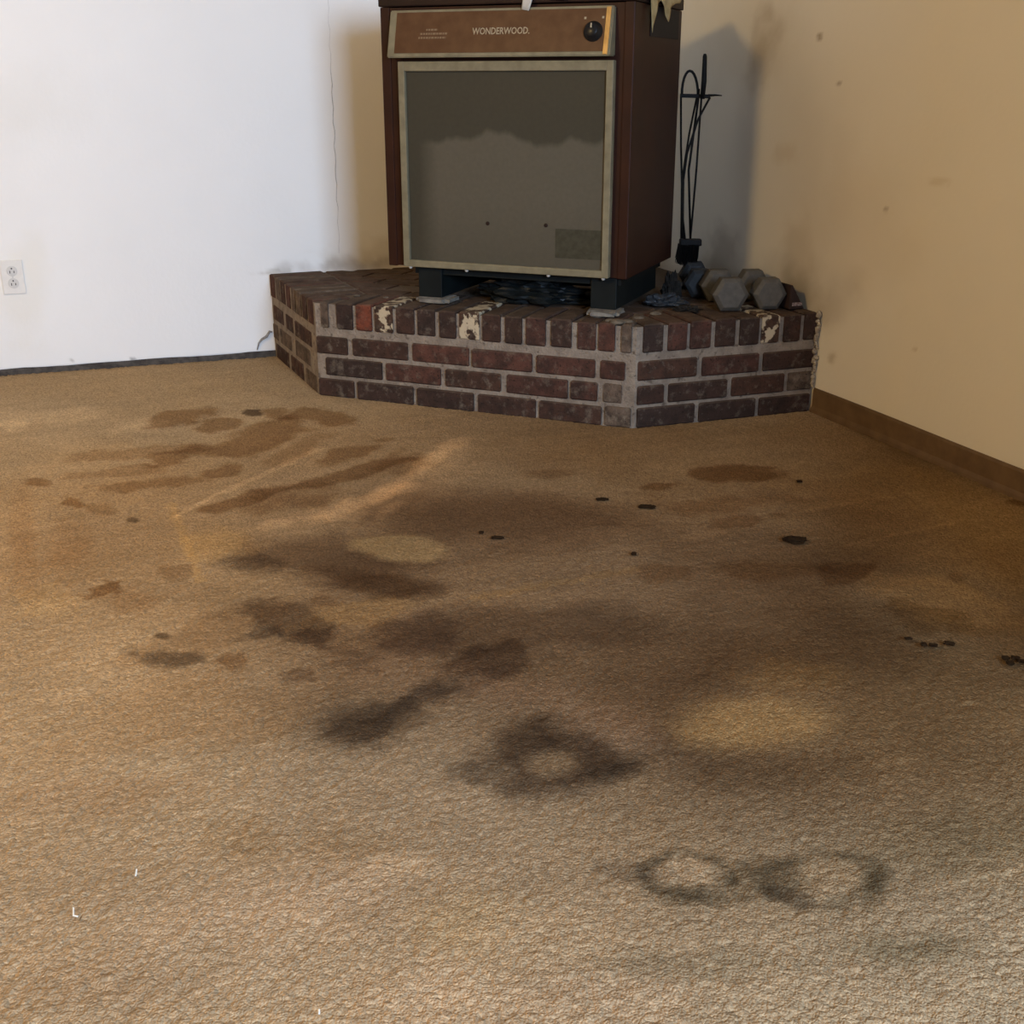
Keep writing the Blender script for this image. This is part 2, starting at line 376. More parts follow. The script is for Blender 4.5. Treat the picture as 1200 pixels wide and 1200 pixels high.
def attr_mat(name, rough, bump_scale, bump_str, bump_dist, sheen=0.0, jitter=0.0):
    m, nt, b = new_mat(name)
    a = N(nt, 'ShaderNodeAttribute'); a.attribute_name = 'Col'
    c = a.outputs['Color']
    if jitter:
        c = mixc(nt, jitter, c, mixc(nt, noise_fac(nt, 420, 0.3, 0.7, 2), (0.45, 0.42, 0.40, 1), (1.0, 1.0, 1.0, 1)), 'MULTIPLY')
    nt.links.new(c, b.inputs['Base Color'])
    b.inputs['Roughness'].default_value = rough
    b.inputs['Specular IOR Level'].default_value = 0.15
    if sheen:
        b.inputs['Sheen Weight'].default_value = sheen; b.inputs['Sheen Roughness'].default_value = 0.5
    bump(nt, b, noise_fac(nt, bump_scale, 0.25, 0.75, 3), bump_str, bump_dist)
    return m, nt, b
def carpet_material():
    """cut pile: each yarn end a small dome with a shade of its own"""
    m, nt, b = new_mat('carpet')
    a = N(nt, 'ShaderNodeAttribute'); a.attribute_name = 'Col'
    geo = N(nt, 'ShaderNodeNewGeometry')
    nz = N(nt, 'ShaderNodeTexNoise'); nz.inputs['Scale'].default_value = 110; nz.inputs['Detail'].default_value = 2
    nt.links.new(geo.outputs['Position'], nz.inputs['Vector'])
    mp = N(nt, 'ShaderNodeVectorMath', operation='MULTIPLY_ADD'); nt.links.new(nz.outputs['Color'], mp.inputs[0])
    mp.inputs[1].default_value = (0.006, 0.006, 0.0); nt.links.new(geo.outputs['Position'], mp.inputs[2])
    vo = N(nt, 'ShaderNodeTexVoronoi'); vo.inputs['Scale'].default_value = 250; vo.voronoi_dimensions = '2D'
    nt.links.new(mp.outputs[0], vo.inputs['Vector'])
    sx = N(nt, 'ShaderNodeSeparateColor'); nt.links.new(vo.outputs['Color'], sx.inputs[0])
    mr = N(nt, 'ShaderNodeMapRange'); mr.inputs[3].default_value = 0.72; mr.inputs[4].default_value = 1.18
    nt.links.new(sx.outputs[0], mr.inputs[0])
    vm = N(nt, 'ShaderNodeVectorMath', operation='SCALE'); nt.links.new(a.outputs['Color'], vm.inputs[0]); nt.links.new(mr.outputs[0], vm.inputs['Scale'])
    nt.links.new(vm.outputs[0], b.inputs['Base Color'])
    b.inputs['Roughness'].default_value = 1.0; b.inputs['Specular IOR Level'].default_value = 0.05
    inv = N(nt, 'ShaderNodeMath', operation='SUBTRACT'); inv.inputs[0].default_value = 1.0; nt.links.new(vo.outputs['Distance'], inv.inputs[1])
    ad = N(nt, 'ShaderNodeMath', operation='MULTIPLY_ADD'); nt.links.new(noise_fac(nt, 420, 0.2, 0.8, 3), ad.inputs[0]); ad.inputs[1].default_value = 0.5
    nt.links.new(inv.outputs[0], ad.inputs[2])
    bump(nt, b, ad.outputs[0], 0.7, 0.0030)
    return m
carpet_mat = carpet_material()

def grid_xy(x0, x1, y0, y1, step):
    nx = int(math.ceil((x1 - x0) / step)) + 1; ny = int(math.ceil((y1 - y0) / step)) + 1
    gx, gy = np.meshgrid(np.linspace(x0, x1, nx), np.linspace(y0, y1, ny))
    i = np.arange(nx * ny).reshape(ny, nx)
    f = np.stack([i[:-1, :-1], i[:-1, 1:], i[1:, 1:], i[1:, :-1]], -1).reshape(-1, 4)
    return gx.ravel(), gy.ravel(), f

# room corners
P_LEFT = COR - LD * 5.1
P_RIGHT = COR - RD * 6.0
P_BACK = P_LEFT - RD * 6.0
# ------------------------------------------------------------------ floor with carpet
ny, nx = 800, 760
ys = 0.95 * (4.65 / 0.95) ** np.linspace(0, 1, ny)
W, Y = np.meshgrid(np.linspace(-1, 1, nx), ys)
X = W * (0.49 * Y + 0.36) - 0.02
i = np.arange(nx * ny).reshape(ny, nx)
F = np.stack([i[:-1, :-1], i[:-1, 1:], i[1:, 1:], i[1:, :-1]], -1).reshape(-1, 4)
X = X.ravel(); Y = Y.ravel()
V = np.stack([X, Y, carpet_height(X, Y)], 1)
X2, Y2, f2 = grid_xy(-6.0, 3.2, -3.3, 5.2, 0.06)
F = np.concatenate([F, f2 + len(V)])
V = np.concatenate([V, np.stack([X2, Y2, X2 * 0 - 0.0045], 1)])
me = np_mesh('floor', V, F)
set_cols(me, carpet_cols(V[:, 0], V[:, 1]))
me.materials.append(carpet_mat)
floor = link('floor', me, None, 'structure', True)

# ------------------------------------------------------------------ walls
PAINT = (0.87, 0.84, 0.78)
RIGHT_PAINT = (0.77, 0.70, 0.55)        # yellower, slightly darker base colour of the right wall
def wall_mat(name, crack=None):
    m, nt, b = attr_mat(name, 0.75, 60, 0.12, 0.003)
    return m
paint_mat = wall_mat('wall_paint')
def wall(name, origin, along, inward, length, height, z0, stains, to_plane, s_fine, base=PAINT, holes=None):
    """s runs from origin along -along; the visible stretch is finely divided for its stains"""
    vs = []; fs = []; off = 0
    def patch(sa, sb, za, zb, st):
        nonlocal off
        if sb - sa < 1e-4 or zb - za < 1e-4: return
        S, Z, f = grid_xy(sa, sb, za, zb, st)
        p = np.array(origin)[None, :] - np.array(along)[None, :] * S[:, None]; p[:, 2] = Z
        vs.append(np.concatenate([p, S[:, None], Z[:, None]], 1)); fs.append(f + off); off += len(S)
    patch(0, s_fine, z0, 1.5, 0.010)
    patch(0, s_fine, 1.5, height, 0.2)
    if holes:
        a, bb, c, d = holes
        patch(s_fine, a, z0, height, 0.2); patch(bb, length, z0, height, 0.2)
        patch(a, bb, z0, c, 0.2); patch(a, bb, d, height, 0.2)
    else:
        patch(s_fine, length, z0, height, 0.2)
    Vv = np.concatenate(vs); Ff = np.concatenate(fs)
    me = np_mesh(name, Vv[:, :3], Ff)
    cols = stain_eval(Vv[:, 3], Vv[:, 4], base, stains, to_plane)
    cols *= (1 + 0.025 * fbm(Vv[:, 3], Vv[:, 4], 0.35, 4, 200))[:, None]
    set_cols(me, cols)
    me.materials.append(paint_mat)
    o = link(name, me, None, 'structure', True)
    md = o.modifiers.new('thickness', 'SOLIDIFY'); md.thickness = 0.08
    # thickness goes away from the room
    nrm = me.polygons[0].normal
    md.offset = -1 if nrm.dot(inward) > 0 else 1
    return o
def lw_sz(u, v):
    p = on_plane(u, v, COR, LN); return ((COR - p).dot(LD), p.z)
def rw_sz(u, v):
    p = on_plane(u, v, COR, RN); return ((COR - p).dot(RD), p.z)
SOOT = (0.42, 0.38, 0.34)
LEFT_STAINS = [
    ('e', 410, 312, 60, 9, -2, (0.55, 0.50, 0.46), 0.8, 0.8, 0.5), ('e', 440, 300, 40, 16, 0, (0.75, 0.70, 0.62), 0.6, 0.8, 0.4),
    ('e', 320, 319, 20, 3, -3, (0.6, 0.56, 0.5), 0.7, 0.6, 0.4), ('e', 156, 422, 3, 2, 0, (0.3, 0.28, 0.26), 0.9, 0.5, 0.2),
    ('e', 84, 423, 3, 2, 0, (0.6, 0.57, 0.52), 0.8, 0.5, 0.2), ('e', 20, 130, 70, 40, 0, (0.96, 0.955, 0.94), 0.9, 0.8, 0.3),
    ('e', 30, 345, 26, 60, 0, (0.96, 0.945, 0.90), 0.9, 0.7, 0.3),
]
RIGHT_STAINS_TONES = [
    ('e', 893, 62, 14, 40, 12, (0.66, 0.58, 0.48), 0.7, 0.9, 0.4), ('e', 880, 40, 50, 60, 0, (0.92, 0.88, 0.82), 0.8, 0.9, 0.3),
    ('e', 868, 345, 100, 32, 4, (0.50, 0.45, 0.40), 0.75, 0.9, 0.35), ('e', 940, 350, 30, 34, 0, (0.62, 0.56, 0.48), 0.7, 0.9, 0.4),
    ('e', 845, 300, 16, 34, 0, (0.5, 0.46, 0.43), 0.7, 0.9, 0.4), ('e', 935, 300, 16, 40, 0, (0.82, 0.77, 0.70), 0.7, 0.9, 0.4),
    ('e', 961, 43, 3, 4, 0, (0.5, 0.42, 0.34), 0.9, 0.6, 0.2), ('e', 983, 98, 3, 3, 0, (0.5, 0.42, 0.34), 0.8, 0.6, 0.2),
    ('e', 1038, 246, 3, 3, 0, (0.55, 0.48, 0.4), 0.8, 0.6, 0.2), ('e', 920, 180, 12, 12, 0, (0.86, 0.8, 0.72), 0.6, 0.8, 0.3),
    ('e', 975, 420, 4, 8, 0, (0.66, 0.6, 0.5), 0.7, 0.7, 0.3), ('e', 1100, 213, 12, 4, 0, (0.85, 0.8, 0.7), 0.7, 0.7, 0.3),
    ('e', 915, 200, 50, 200, 0, (0.82, 0.81, 0.80), 0.8, 0.95, 0.25),  # tall soft darkening to the right of the stove
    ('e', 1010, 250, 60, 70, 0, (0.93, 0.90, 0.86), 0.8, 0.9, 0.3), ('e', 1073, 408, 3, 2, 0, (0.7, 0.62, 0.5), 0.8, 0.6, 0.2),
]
wall_left = wall('wall_left', COR, LD, LN, 5.1, CEIL, 0.016, LEFT_STAINS, lw_sz, 2.55)
wall_right = wall('wall_right', COR, RD, RN, 6.0, CEIL, 0.0, RIGHT_STAINS_TONES, rw_sz, 2.75, base=RIGHT_PAINT)
def plain_wall(name, p0, p1, inward, z0, z1):
    bm = bmesh.new()
    d = (p1 - p0); L = d.length; d.normalize()
    add_box(bm, (p0 + p1) / 2 - inward * 0.04 + Vector((0, 0, (z0 + z1) / 2)), d, inward, Vector((0, 0, 1)), L, 0.08, z1 - z0)
    return bm
plain = simple('brown_panelling', (0.20, 0.13, 0.08, 1), (0.15, 0.10, 0.065, 1), 4, 0.7)
bm = bmesh.new()
for (ta, tb, za, zb) in ((0, WIN_T0, 0, CEIL), (WIN_T1, 5.1, 0, CEIL), (WIN_T0, WIN_T1, 0, WIN_Z0), (WIN_T0, WIN_T1, WIN_Z1, CEIL)):
    add_box(bm, P_RIGHT - LD * ((ta + tb) / 2) + LN * 0.04 + Vector((0, 0, (za + zb) / 2)), LD, LN, Vector((0, 0, 1)), tb - ta, 0.08, zb - za)
from_bm('wall_back', bm, plain, None, 'structure')
from_bm('wall_front', plain_wall('wall_front', P_LEFT, P_BACK, RN * -1, 0, CEIL), plain, None, 'structure')
bm = bmesh.new()
add_prism(bm, [COR, P_RIGHT, P_BACK, P_LEFT], CEIL, CEIL + 0.08)
bmesh.ops.recalc_face_normals(bm, faces=bm.faces)
from_bm('ceiling', bm, simple('ceiling_paint', (0.42, 0.40, 0.37, 1), (0.38, 0.36, 0.33, 1), 12, 0.9, bmp=0.3), None, 'structure')

# added out-of-view block on the right wall, keeps window light off it
bm = bmesh.new()
add_box(bm, COR - RD * 4.0 + RN * 0.36 + Vector((0, 0, CEIL / 2)), RD, RN, Vector((0, 0, 1)), 1.2, 0.72, CEIL)
from_bm('added_light_blocker', bm, plain, None, 'structure')
# window frame in the wall behind the camera (gives the daylight its place)
white_trim = simple('white_trim', (0.75, 0.74, 0.70, 1), (0.68, 0.66, 0.62, 1), 20, 0.5)
bm = bmesh.new()
for (ta, tb, za, zb) in ((WIN_T0, WIN_T1, WIN_Z0 - 0.04, WIN_Z0), (WIN_T0, WIN_T1, WIN_Z1, WIN_Z1 + 0.04), (WIN_T0 - 0.04, WIN_T0, WIN_Z0 - 0.04, WIN_Z1 + 0.04), (WIN_T1, WIN_T1 + 0.04, WIN_Z0 - 0.04, WIN_Z1 + 0.04)):
    add_box(bm, P_RIGHT - LD * ((ta + tb) / 2) + LN * 0.03 + Vector((0, 0, (za + zb) / 2)), LD, LN, Vector((0, 0, 1)), tb - ta, 0.12, zb - za)
from_bm('window_1', bm, white_trim, None, 'structure')

# missing skirting on the left wall leaves a dark gap; brown skirting on the right
UZ = Vector((0, 0, 1))
gap_mat = simple('dark_gap', (0.045, 0.038, 0.032, 1), (0.10, 0.085, 0.07, 1), 40, 0.9)
bm = bmesh.new()
sA = (COR - A).dot(LD)
prev = None
S = np.arange(sA - 0.01, 5.0, 0.035)
top = []; bot = []
for i, s in enumerate(S):
    zt = 0.020 + 0.0035 * float(fbm(np.array([s]), np.array([0.3]), 0.12, 3, 7)[0])
    p = COR - LD * s + LN * 0.0035
    top.append(bm.verts.new((p.x, p.y, zt))); q = COR - LD * s + LN * 0.0045
    bot.append(bm.verts.new((q.x, q.y, -0.004)))
    t2 = COR - LD * s - LN * 0.02
    if prev: bm.faces.new((prev[0], top[-1], bot[-1], prev[1]))
    prev = (top[-1], bot[-1])
trim = from_bm('trim_1', bm, gap_mat, None, 'structure')
md = trim.modifiers.new('thickness', 'SOLIDIFY'); md.thickness = 0.006; md.offset = 0
base_mat = simple('brown_vinyl_baseboard', srgb(112, 88, 60), srgb(96, 74, 50), 18, 0.55)
bm = bmesh.new()
s0 = (COR - D).dot(RD) + 0.008
prof = [(0.0, 0.0), (0.011, 0.0), (0.010, 0.010), (0.006, 0.020), (0.0055, 0.068), (0.003, 0.0745), (0.0, 0.0755)]
ringA = None
for s in np.linspace(s0, 5.9, 60):
    ring = [bm.verts.new(COR - RD * float(s) + RN * (0.001 + d) + UZ * (z + 0.0015 * math.sin(s * 5))) for d, z in prof]
    if ringA:
        for k in range(len(prof) - 1): bm.faces.new((ringA[k], ringA[k + 1], ring[k + 1], ring[k]))
    else: bm.faces.new(ring)
    ringA = ring
bm.faces.new(ringA[::-1])
bmesh.ops.recalc_face_normals(bm, faces=bm.faces)
from_bm('baseboard_right', bm, base_mat, None, 'structure')

# drywall seam that has opened on the left wall
seam_mat = simple('open_seam', (0.45, 0.42, 0.38, 1), (0.60, 0.56, 0.51, 1), 60, 0.9)
bm = bmesh.new()
pts = []
for v in range(0, 306, 9):
    u = 388 + (398 - 388) * ((v - 80) / 220) + 0.8 * math.sin(v * 0.21) + random.uniform(-0.3, 0.3)
    p = on_plane(u, v, COR + LN * 0.0006, LN)
    pts.append((p, 0.0004 + 0.0011 * max(0, min(1, (v - 60) / 40)) * max(0.15, min(1, (280 - v) / 80))))
add_tube(bm, [p for p, r in pts], [r for p, r in pts], 5)
from_bm('trim_2', bm, seam_mat, None, 'structure')

# ------------------------------------------------------------------ brick hearth
TH = (C - B).normalized(); NH = Vector((-TH.y, TH.x, 0))      # along the hearth front / into the corner
ZT = 0.305
hearth = thing('brick_hearth', 'raised corner hearth of dark red brick with grey mortar', 'hearth', (0, 0, 0))

def brick_mat(name, c1, c2, dust=0.45, splat=None):
    m, nt, b = new_mat(name)
    oi = N(nt, 'ShaderNodeObjectInfo')
    base = mixc(nt, oi.outputs['Random'], c1, c2)
    mott = mixc(nt, noise_fac(nt, 24, 0.40, 0.62, 6, None, 0.65), base, mixc(nt, 0.7, base, (0.026, 0.018, 0.014, 1)))
    pit = noise_fac(nt, 150, 0.60, 0.70, 3)
    mott = mixc(nt, pit, mott, (0.02, 0.014, 0.011, 1))
    geo = N(nt, 'ShaderNodeNewGeometry')
    f = noise_fac(nt, 34, 0.53, 0.70, 7, None, 0.72)
    mm = N(nt, 'ShaderNodeMath', operation='MULTIPLY'); nt.links.new(f, mm.inputs[0]); mm.inputs[1].default_value = dust
    c = mixc(nt, mm.outputs[0], mott, (0.20, 0.16, 0.115, 1))
    # settled dust on faces that look up
    sx = N(nt, 'ShaderNodeSeparateXYZ'); nt.links.new(geo.outputs['Normal'], sx.inputs[0])
    up = N(nt, 'ShaderNodeMapRange'); up.inputs[1].default_value = 0.5; up.inputs[2].default_value = 0.95; up.inputs[4].default_value = 0.72
    nt.links.new(sx.outputs['Z'], up.inputs[0])
    c = mixc(nt, up.outputs[0], c, mixc(nt, noise_fac(nt, 17, 0.35, 0.65, 5), (0.075, 0.050, 0.032, 1), (0.125, 0.086, 0.056, 1)))
    if splat:
        fs = noise_fac(nt, 30, splat[1], splat[1] + 0.05, 4)
        c = mixc(nt, fs, c, splat[0])
    nt.links.new(c, b.inputs['Base Color'])
    b.inputs['Roughness'].default_value = 0.9
    b.inputs['Specular IOR Level'].default_value = 0.08
    bump(nt, b, noise_fac(nt, 110, 0.2, 0.8, 5), 0.5, 0.003)
    return m
BM = {
    'red': brick_mat('red_brick', (0.105, 0.045, 0.030, 1), (0.072, 0.034, 0.024, 1)),
    'dark': brick_mat('dark_brick', (0.047, 0.029, 0.022, 1), (0.066, 0.033, 0.022, 1), 0.5),
    'mid': brick_mat('brown_brick', (0.085, 0.040, 0.025, 1), (0.055, 0.031, 0.021, 1), 0.65),
    'orange': brick_mat('bright_red_brick', (0.17, 0.050, 0.027, 1), (0.16, 0.048, 0.027, 1), 0.25),
    'splat': brick_mat('paint_spattered_brick', (0.085, 0.044, 0.027, 1), (0.07, 0.038, 0.024, 1), 0.3, ((0.46, 0.37, 0.24, 1), 0.48)),
    'pale': brick_mat('mortar_smeared_brick', (0.15, 0.105, 0.072, 1), (0.13, 0.09, 0.062, 1), 0.9),
}
def mortar_material():
    m, nt, b = new_mat('mortar')
    c = mixc(nt, noise_fac(nt, 24, 0.35, 0.65, 5), (0.29, 0.235, 0.175, 1), (0.20, 0.155, 0.115, 1))
    c = mixc(nt, noise_fac(nt, 60, 0.58, 0.7, 3), c, (0.12, 0.09, 0.065, 1))
    geo = N(nt, 'ShaderNodeNewGeometry')
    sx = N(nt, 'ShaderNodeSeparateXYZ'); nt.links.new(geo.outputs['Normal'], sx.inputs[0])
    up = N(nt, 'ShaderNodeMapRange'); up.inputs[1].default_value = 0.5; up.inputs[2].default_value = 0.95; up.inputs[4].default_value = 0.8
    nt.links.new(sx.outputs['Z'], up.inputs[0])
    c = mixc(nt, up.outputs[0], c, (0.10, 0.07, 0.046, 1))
    nt.links.new(c, b.inputs['Base Color']); b.inputs['Roughness'].default_value = 0.95
    b.inputs['Specular IOR Level'].default_value = 0.15
    bump(nt, b, noise_fac(nt, 160, 0.2, 0.8, 4), 0.8, 0.004)
    return m
mortar_mat = mortar_material()

def inset_poly(poly, d):
    """offset a convex polygon (list of 2D) inwards; d per edge"""
    n = len(poly); lines = []
    area2 = sum(poly[i][0] * poly[(i + 1) % n][1] - poly[(i + 1) % n][0] * poly[i][1] for i in range(n))
    sg = 1 if area2 > 0 else -1
    for i in range(n):
        p = Vector(poly[i][:2]); q = Vector(poly[(i + 1) % n][:2]); t = (q - p).normalized()
        nn = Vector((-t.y, t.x)) * sg
        lines.append((p + nn * d[i], t))
    out = []
    for i in range(n):
        p, t = lines[i - 1]; q, s = lines[i]
        den = t.x * s.y - t.y * s.x
        k = ((q - p).x * s.y - (q - p).y * s.x) / den
        out.append((p + t * k))
    return out
def clip_poly(sub, clip):
    n = len(clip)
    a2 = sum(clip[i][0] * clip[(i + 1) % n][1] - clip[(i + 1) % n][0] * clip[i][1] for i in range(n))
    sg = 1 if a2 > 0 else -1
    out = [Vector(p[:2]) for p in sub]
    for i in range(n):
        a = Vector(clip[i][:2]); b = Vector(clip[(i + 1) % n][:2]); t = b - a
        side = lambda p: sg * (t.x * (p.y - a.y) - t.y * (p.x - a.x))
        new = []
        for j in range(len(out)):
            p, q = out[j - 1], out[j]
            sp, sq = side(p), side(q)
            if (sp >= 0) != (sq >= 0): new.append(p + (q - p) * (sp / (sp - sq)))
            if sq >= 0: new.append(q)
        out = new
        if len(out) < 3: return []
    return out
HP = [A, B, C, D, COR]
core = inset_poly([(p.x, p.y) for p in HP], [0.0025, 0.005, 0.005, 0.002, 0.002])
bm = bmesh.new(); add_prism(bm, core, -0.002, ZT - 0.007)
bmesh.ops.recalc_face_normals(bm, faces=bm.faces)
bmesh.ops.subdivide_edges(bm, edges=[e for e in bm.edges], cuts=10, use_grid_fill=True)
core_o = from_bm('mortar', bm, mortar_mat, hearth)

def brick_poly(poly, z0, z1, mat, bev=0.004, jit=0.0015):
    """a brick as a prism with softened top and bottom arrises (closed, 20-40 triangles)"""
    poly = [p + Vector((random.uniform(-jit, jit), random.uniform(-jit, jit))) for p in poly]
    try: ins = inset_poly(poly, [bev] * len(poly))
    except ZeroDivisionError: return
    dz = random.uniform(-jit, jit)
    bm = bmesh.new(); n = len(poly); L = []
    for z, pl in ((z0, ins), (z0 + bev, poly), (z1 - bev + dz, poly), (z1 + dz, ins)):
        L.append([bm.verts.new((p.x, p.y, z)) for p in pl])
    bm.faces.new(L[0][::-1]); bm.faces.new(L[3])
    for a, b in zip(L, L[1:]):
        for i in range(n): bm.faces.new((a[i], a[(i + 1) % n], b[(i + 1) % n], b[i]))
    bmesh.ops.recalc_face_normals(bm, faces=bm.faces)
    return from_bm('brick', bm, mat, hearth)
def face_brick(P, T, NN, u0, u1, z0, z1, depth, mat, proud=0.0):
    """brick on a vertical face: from u0 to u1 along T, set back depth along NN (into the hearth)"""
    q = lambda u, d: (P + T * u + NN * d).to_2d()
    jz = random.uniform(-0.0015, 0.0015)
    rect = [q(u0, -proud), q(u1, -proud), q(u1, depth), q(u0, depth)]
    return brick_poly(rect, z0 + jz, z1 + jz, mat)
Z1, Z2, Z3, ZR = (0.139, 0.196), (0.070, 0.127), (-0.001, 0.058), (0.222, 0.305)
def u_on(P, T, NN, px, z):
    """position along a face of the measured column px at height z"""
    lo, hi = 0.0, 1.3
    def col(u):
        p = P + T * u + UZ * z - EYE
        zc = p.y * math.cos(PITCH) - p.z * math.sin(PITCH)
        return 600 + FPX * p.x / zc
    for _ in range(40):
        mid = (lo + hi) / 2
        if col(mid) < px: lo = mid
        else: hi = mid
    return lo
c1 = lambda x: 300 + x / 3.529
c2 = lambda x: 620 + x / 3.158
# front face: measured brick ends per course
front = {
    'R': [(c1(265), c1(298), 'pale'), (c1(330), c1(398), 'dark'), (c1(415), c1(477), 'orange'), (c1(490), c1(562), 'splat'), (c1(578), c1(653), 'dark'),
          (c1(665), c1(738), 'dark'), (c1(758), c1(826), 'dark'), (c1(842), c1(920), 'splat'), (c1(936), c1(1010), 'dark'), (c1(1030), c1(1098), 'mid'),
          (c1(1115), 639.5, 'red'), (c2(80), c2(158), 'dark'), (c2(178), c2(245), 'red'), (c2(258), c2(318), 'red'), (c2(343), c2(380), 'pale')],
    1: [(c1(243), c1(378), 'mid'), (c1(398), c1(628), 'dark'), (c1(645), c1(878), 'red'), (c1(893), c1(1140), 'red'), (c1(1160), c2(245), 'red'), (c2(262), c2(352), 'red')],
    2: [(c1(290), c1(520), 'dark'), (c1(538), c1(765), 'red'), (c1(785), c1(1012), 'mid'), (c1(1035), c2(143), 'red'), (c2(155), c2(252), 'red'), (c2(276), c2(340), 'pale')],
    3: [(c1(262), c1(405), 'dark'), (c1(422), c1(650), 'dark'), (c1(668), c1(900), 'dark'), (c1(918), c1(1155), 'dark'), (c2(38), c2(265), 'dark'), (c2(280), c2(374), 'pale')],
}
LEN_F = (C - B).length
for key, zz in ((1, Z1), (2, Z2), (3, Z3)):
    for (a, b, m) in front[key]:
        zm = (zz[0] + zz[1]) / 2
        face_brick(B, TH, NH, u_on(B, TH, NH, a, zm), u_on(B, TH, NH, b, zm), zz[0], zz[1], 0.088, BM[m], random.uniform(-0.001, 0.0015))
for (a, b, m) in front['R']:
    zm = 0.27
    u0, u1 = u_on(B, TH, NH, a, zm), u_on(B, TH, NH, b, zm)
    um = (u0 + u1) / 2
    dep = min(0.190, 0.04 + 2.2 * min(um, LEN_F - um))           # mitred short near the two front corners
    face_brick(B, TH, NH, u0, u1, ZR[0], ZR[1], dep, BM[m])
# right face
TR = (D - C).normalized(); NR = Vector((-TR.y, TR.x, 0)); LEN_R = (D - C).length
right = {
    'R': [(425, 498, 'dark'), (515, 585, 'red'), (600, 675, 'red'), (692, 765, 'dark'), (782, 850, 'dark'), (862, 925, 'splat'), (945, 1005, 'dark'), (1018, 1072, 'dark')],
    1: [(400, 622, 'mid'), (640, 850, 'red'), (868, 1064, 'dark')],
    2: [(382, 498, 'dark'), (517, 733, 'dark'), (752, 945, 'mid'), (958, 1058, 'pale')],
    3: [(392, 612, 'dark'), (628, 838, 'dark'), (850, 1050, 'dark')],
}
for key, zz in ((1, Z1), (2, Z2), (3, Z3), ('R', ZR)):
    for (a, b, m) in right[key]:
        zm = (zz[0] + zz[1]) / 2
        u0, u1 = u_on(C, TR, NR, c2(a), zm), u_on(C, TR, NR, c2(b), zm)
        u0 = max(u0, 0.010); u1 = min(u1, LEN_R - 0.006)
        um = (u0 + u1) / 2
        dep = 0.088 if key != 'R' else min(0.190, 0.035 + 1.0 * um)
        face_brick(C, TR, NR, u0, u1, zz[0], zz[1], dep, BM[m])
# left face (strongly foreshortened)
TL = (B - A).normalized(); NL = Vector((-TL.y, TL.x, 0)); LEN_L = (B - A).length
nrow = 8
mod = (LEN_L - 0.012) / nrow
lcol = ['red', 'pale', 'mid', 'red', 'pale', 'pale', 'mid', 'red']
for i in range(nrow):
    u0 = 0.008 + i * mod; um = u0 + mod / 2
    face_brick(A, TL, NL, u0, u0 + mod - 0.020, ZR[0], ZR[1], min(0.190, 0.03 + 2.2 * (LEN_L - um)), BM[lcol[i]])
lrow = {1: [(0.03, 0.175), (0.215, 0.315), (0.355, 0.565)], 2: [(0.006, 0.075), (0.115, 0.275), (0.345, 0.535)], 3: [(0.03, 0.22), (0.26, 0.43), (0.47, 0.605)]}
for key, zz in ((1, Z1), (2, Z2), (3, Z3)):
    for (u0, u1) in lrow[key]:
        face_brick(A, TL, NL, u0, min(u1, LEN_L - 0.008), zz[0], zz[1], 0.088, BM[random.choice(['mid', 'mid', 'pale'])])
# flat bricks of the top, inside the border
field = inset_poly([(p.x, p.y) for p in HP], [0.202, 0.200, 0.200, 0.006, 0.006])
k = 0
for row in range(16):
    d0 = 0.205 + row * 0.105
    for i in range(-9, 14):
        u0 = i * 0.208 + (0.104 if row % 2 else 0)
        cu, cd = u0 + 0.1, d0 + 0.047
        if 0.20 < cu < 1.0 and cd > 0.34: continue            # under and behind the stove: nothing shows
        rect = [(B + TH * u + NH * d).to_2d() for u, d in ((u0, d0), (u0 + 0.196, d0), (u0 + 0.196, d0 + 0.094), (u0, d0 + 0.094))]
        pl = clip_poly(rect, field)
        if len(pl) < 3: continue
        ar = abs(sum(pl[j].x * pl[(j + 1) % len(pl)].y - pl[(j + 1) % len(pl)].x * pl[j].y for j in range(len(pl)))) / 2
        if ar < 0.0025: continue
        # merge near-equal points
        q = [p for j, p in enumerate(pl) if (p - pl[j - 1]).length > 0.012]
        if len(q) < 3: continue
        brick_poly(q, ZT - 0.030, ZT - 0.003, BM[random.choice(['mid', 'dark', 'mid', 'red'])], 0.003, 0.0012)
# crumbling mortar squeezed out where the right face meets the wall
bm = bmesh.new()
z = 0.085
while z < 0.31:
    r = random.uniform(0.004, 0.009)
    c = D + RN * 0.006 - RD * random.uniform(0.0, 0.012) + UZ * z
    m4 = Matrix.Translation(c) @ Matrix.Diagonal((r, r, r * random.uniform(0.8, 1.8), 1))
    bmesh.ops.create_icosphere(bm, subdivisions=1, radius=1, matrix=m4)
    z += r * random.uniform(0.9, 2.0)
for v in bm.verts: v.co += Vector((random.uniform(-1, 1), random.uniform(-1, 1), random.uniform(-1, 1))) * 0.0015
crumb = from_bm('mortar_bead', bm, simple('pale_mortar', (0.42, 0.36, 0.26, 1), (0.25, 0.2, 0.15, 1), 90, 0.9), hearth, 'stuff')
# lumps of mortar at the front corner
bm = bmesh.new()
for (u, v, r) in ((724, 381, .016), (716, 379, .012), (735, 380, .013), (700, 374, .010), (748, 376, .011), (452, 352, .006), (418, 350, .0075), (768, 371, .012)):
    p = on_floor(u, v - 3, ZT)
    bmesh.ops.create_icosphere(bm, subdivisions=2, radius=1, matrix=Matrix.Translation(p + UZ * 0.001) @ Matrix.Diagonal((r * 1.5, r * 1.2, r * 0.5, 1)))
for v in bm.verts: v.co += Vector((random.uniform(-1, 1), random.uniform(-1, 1), random.uniform(-1, 1))) * 0.0015
from_bm('mortar_lump', bm, simple('loose_mortar', (0.16, 0.125, 0.085, 1), (0.09, 0.07, 0.048, 1), 70, 0.95, bmp=0.4), hearth, 'stuff')

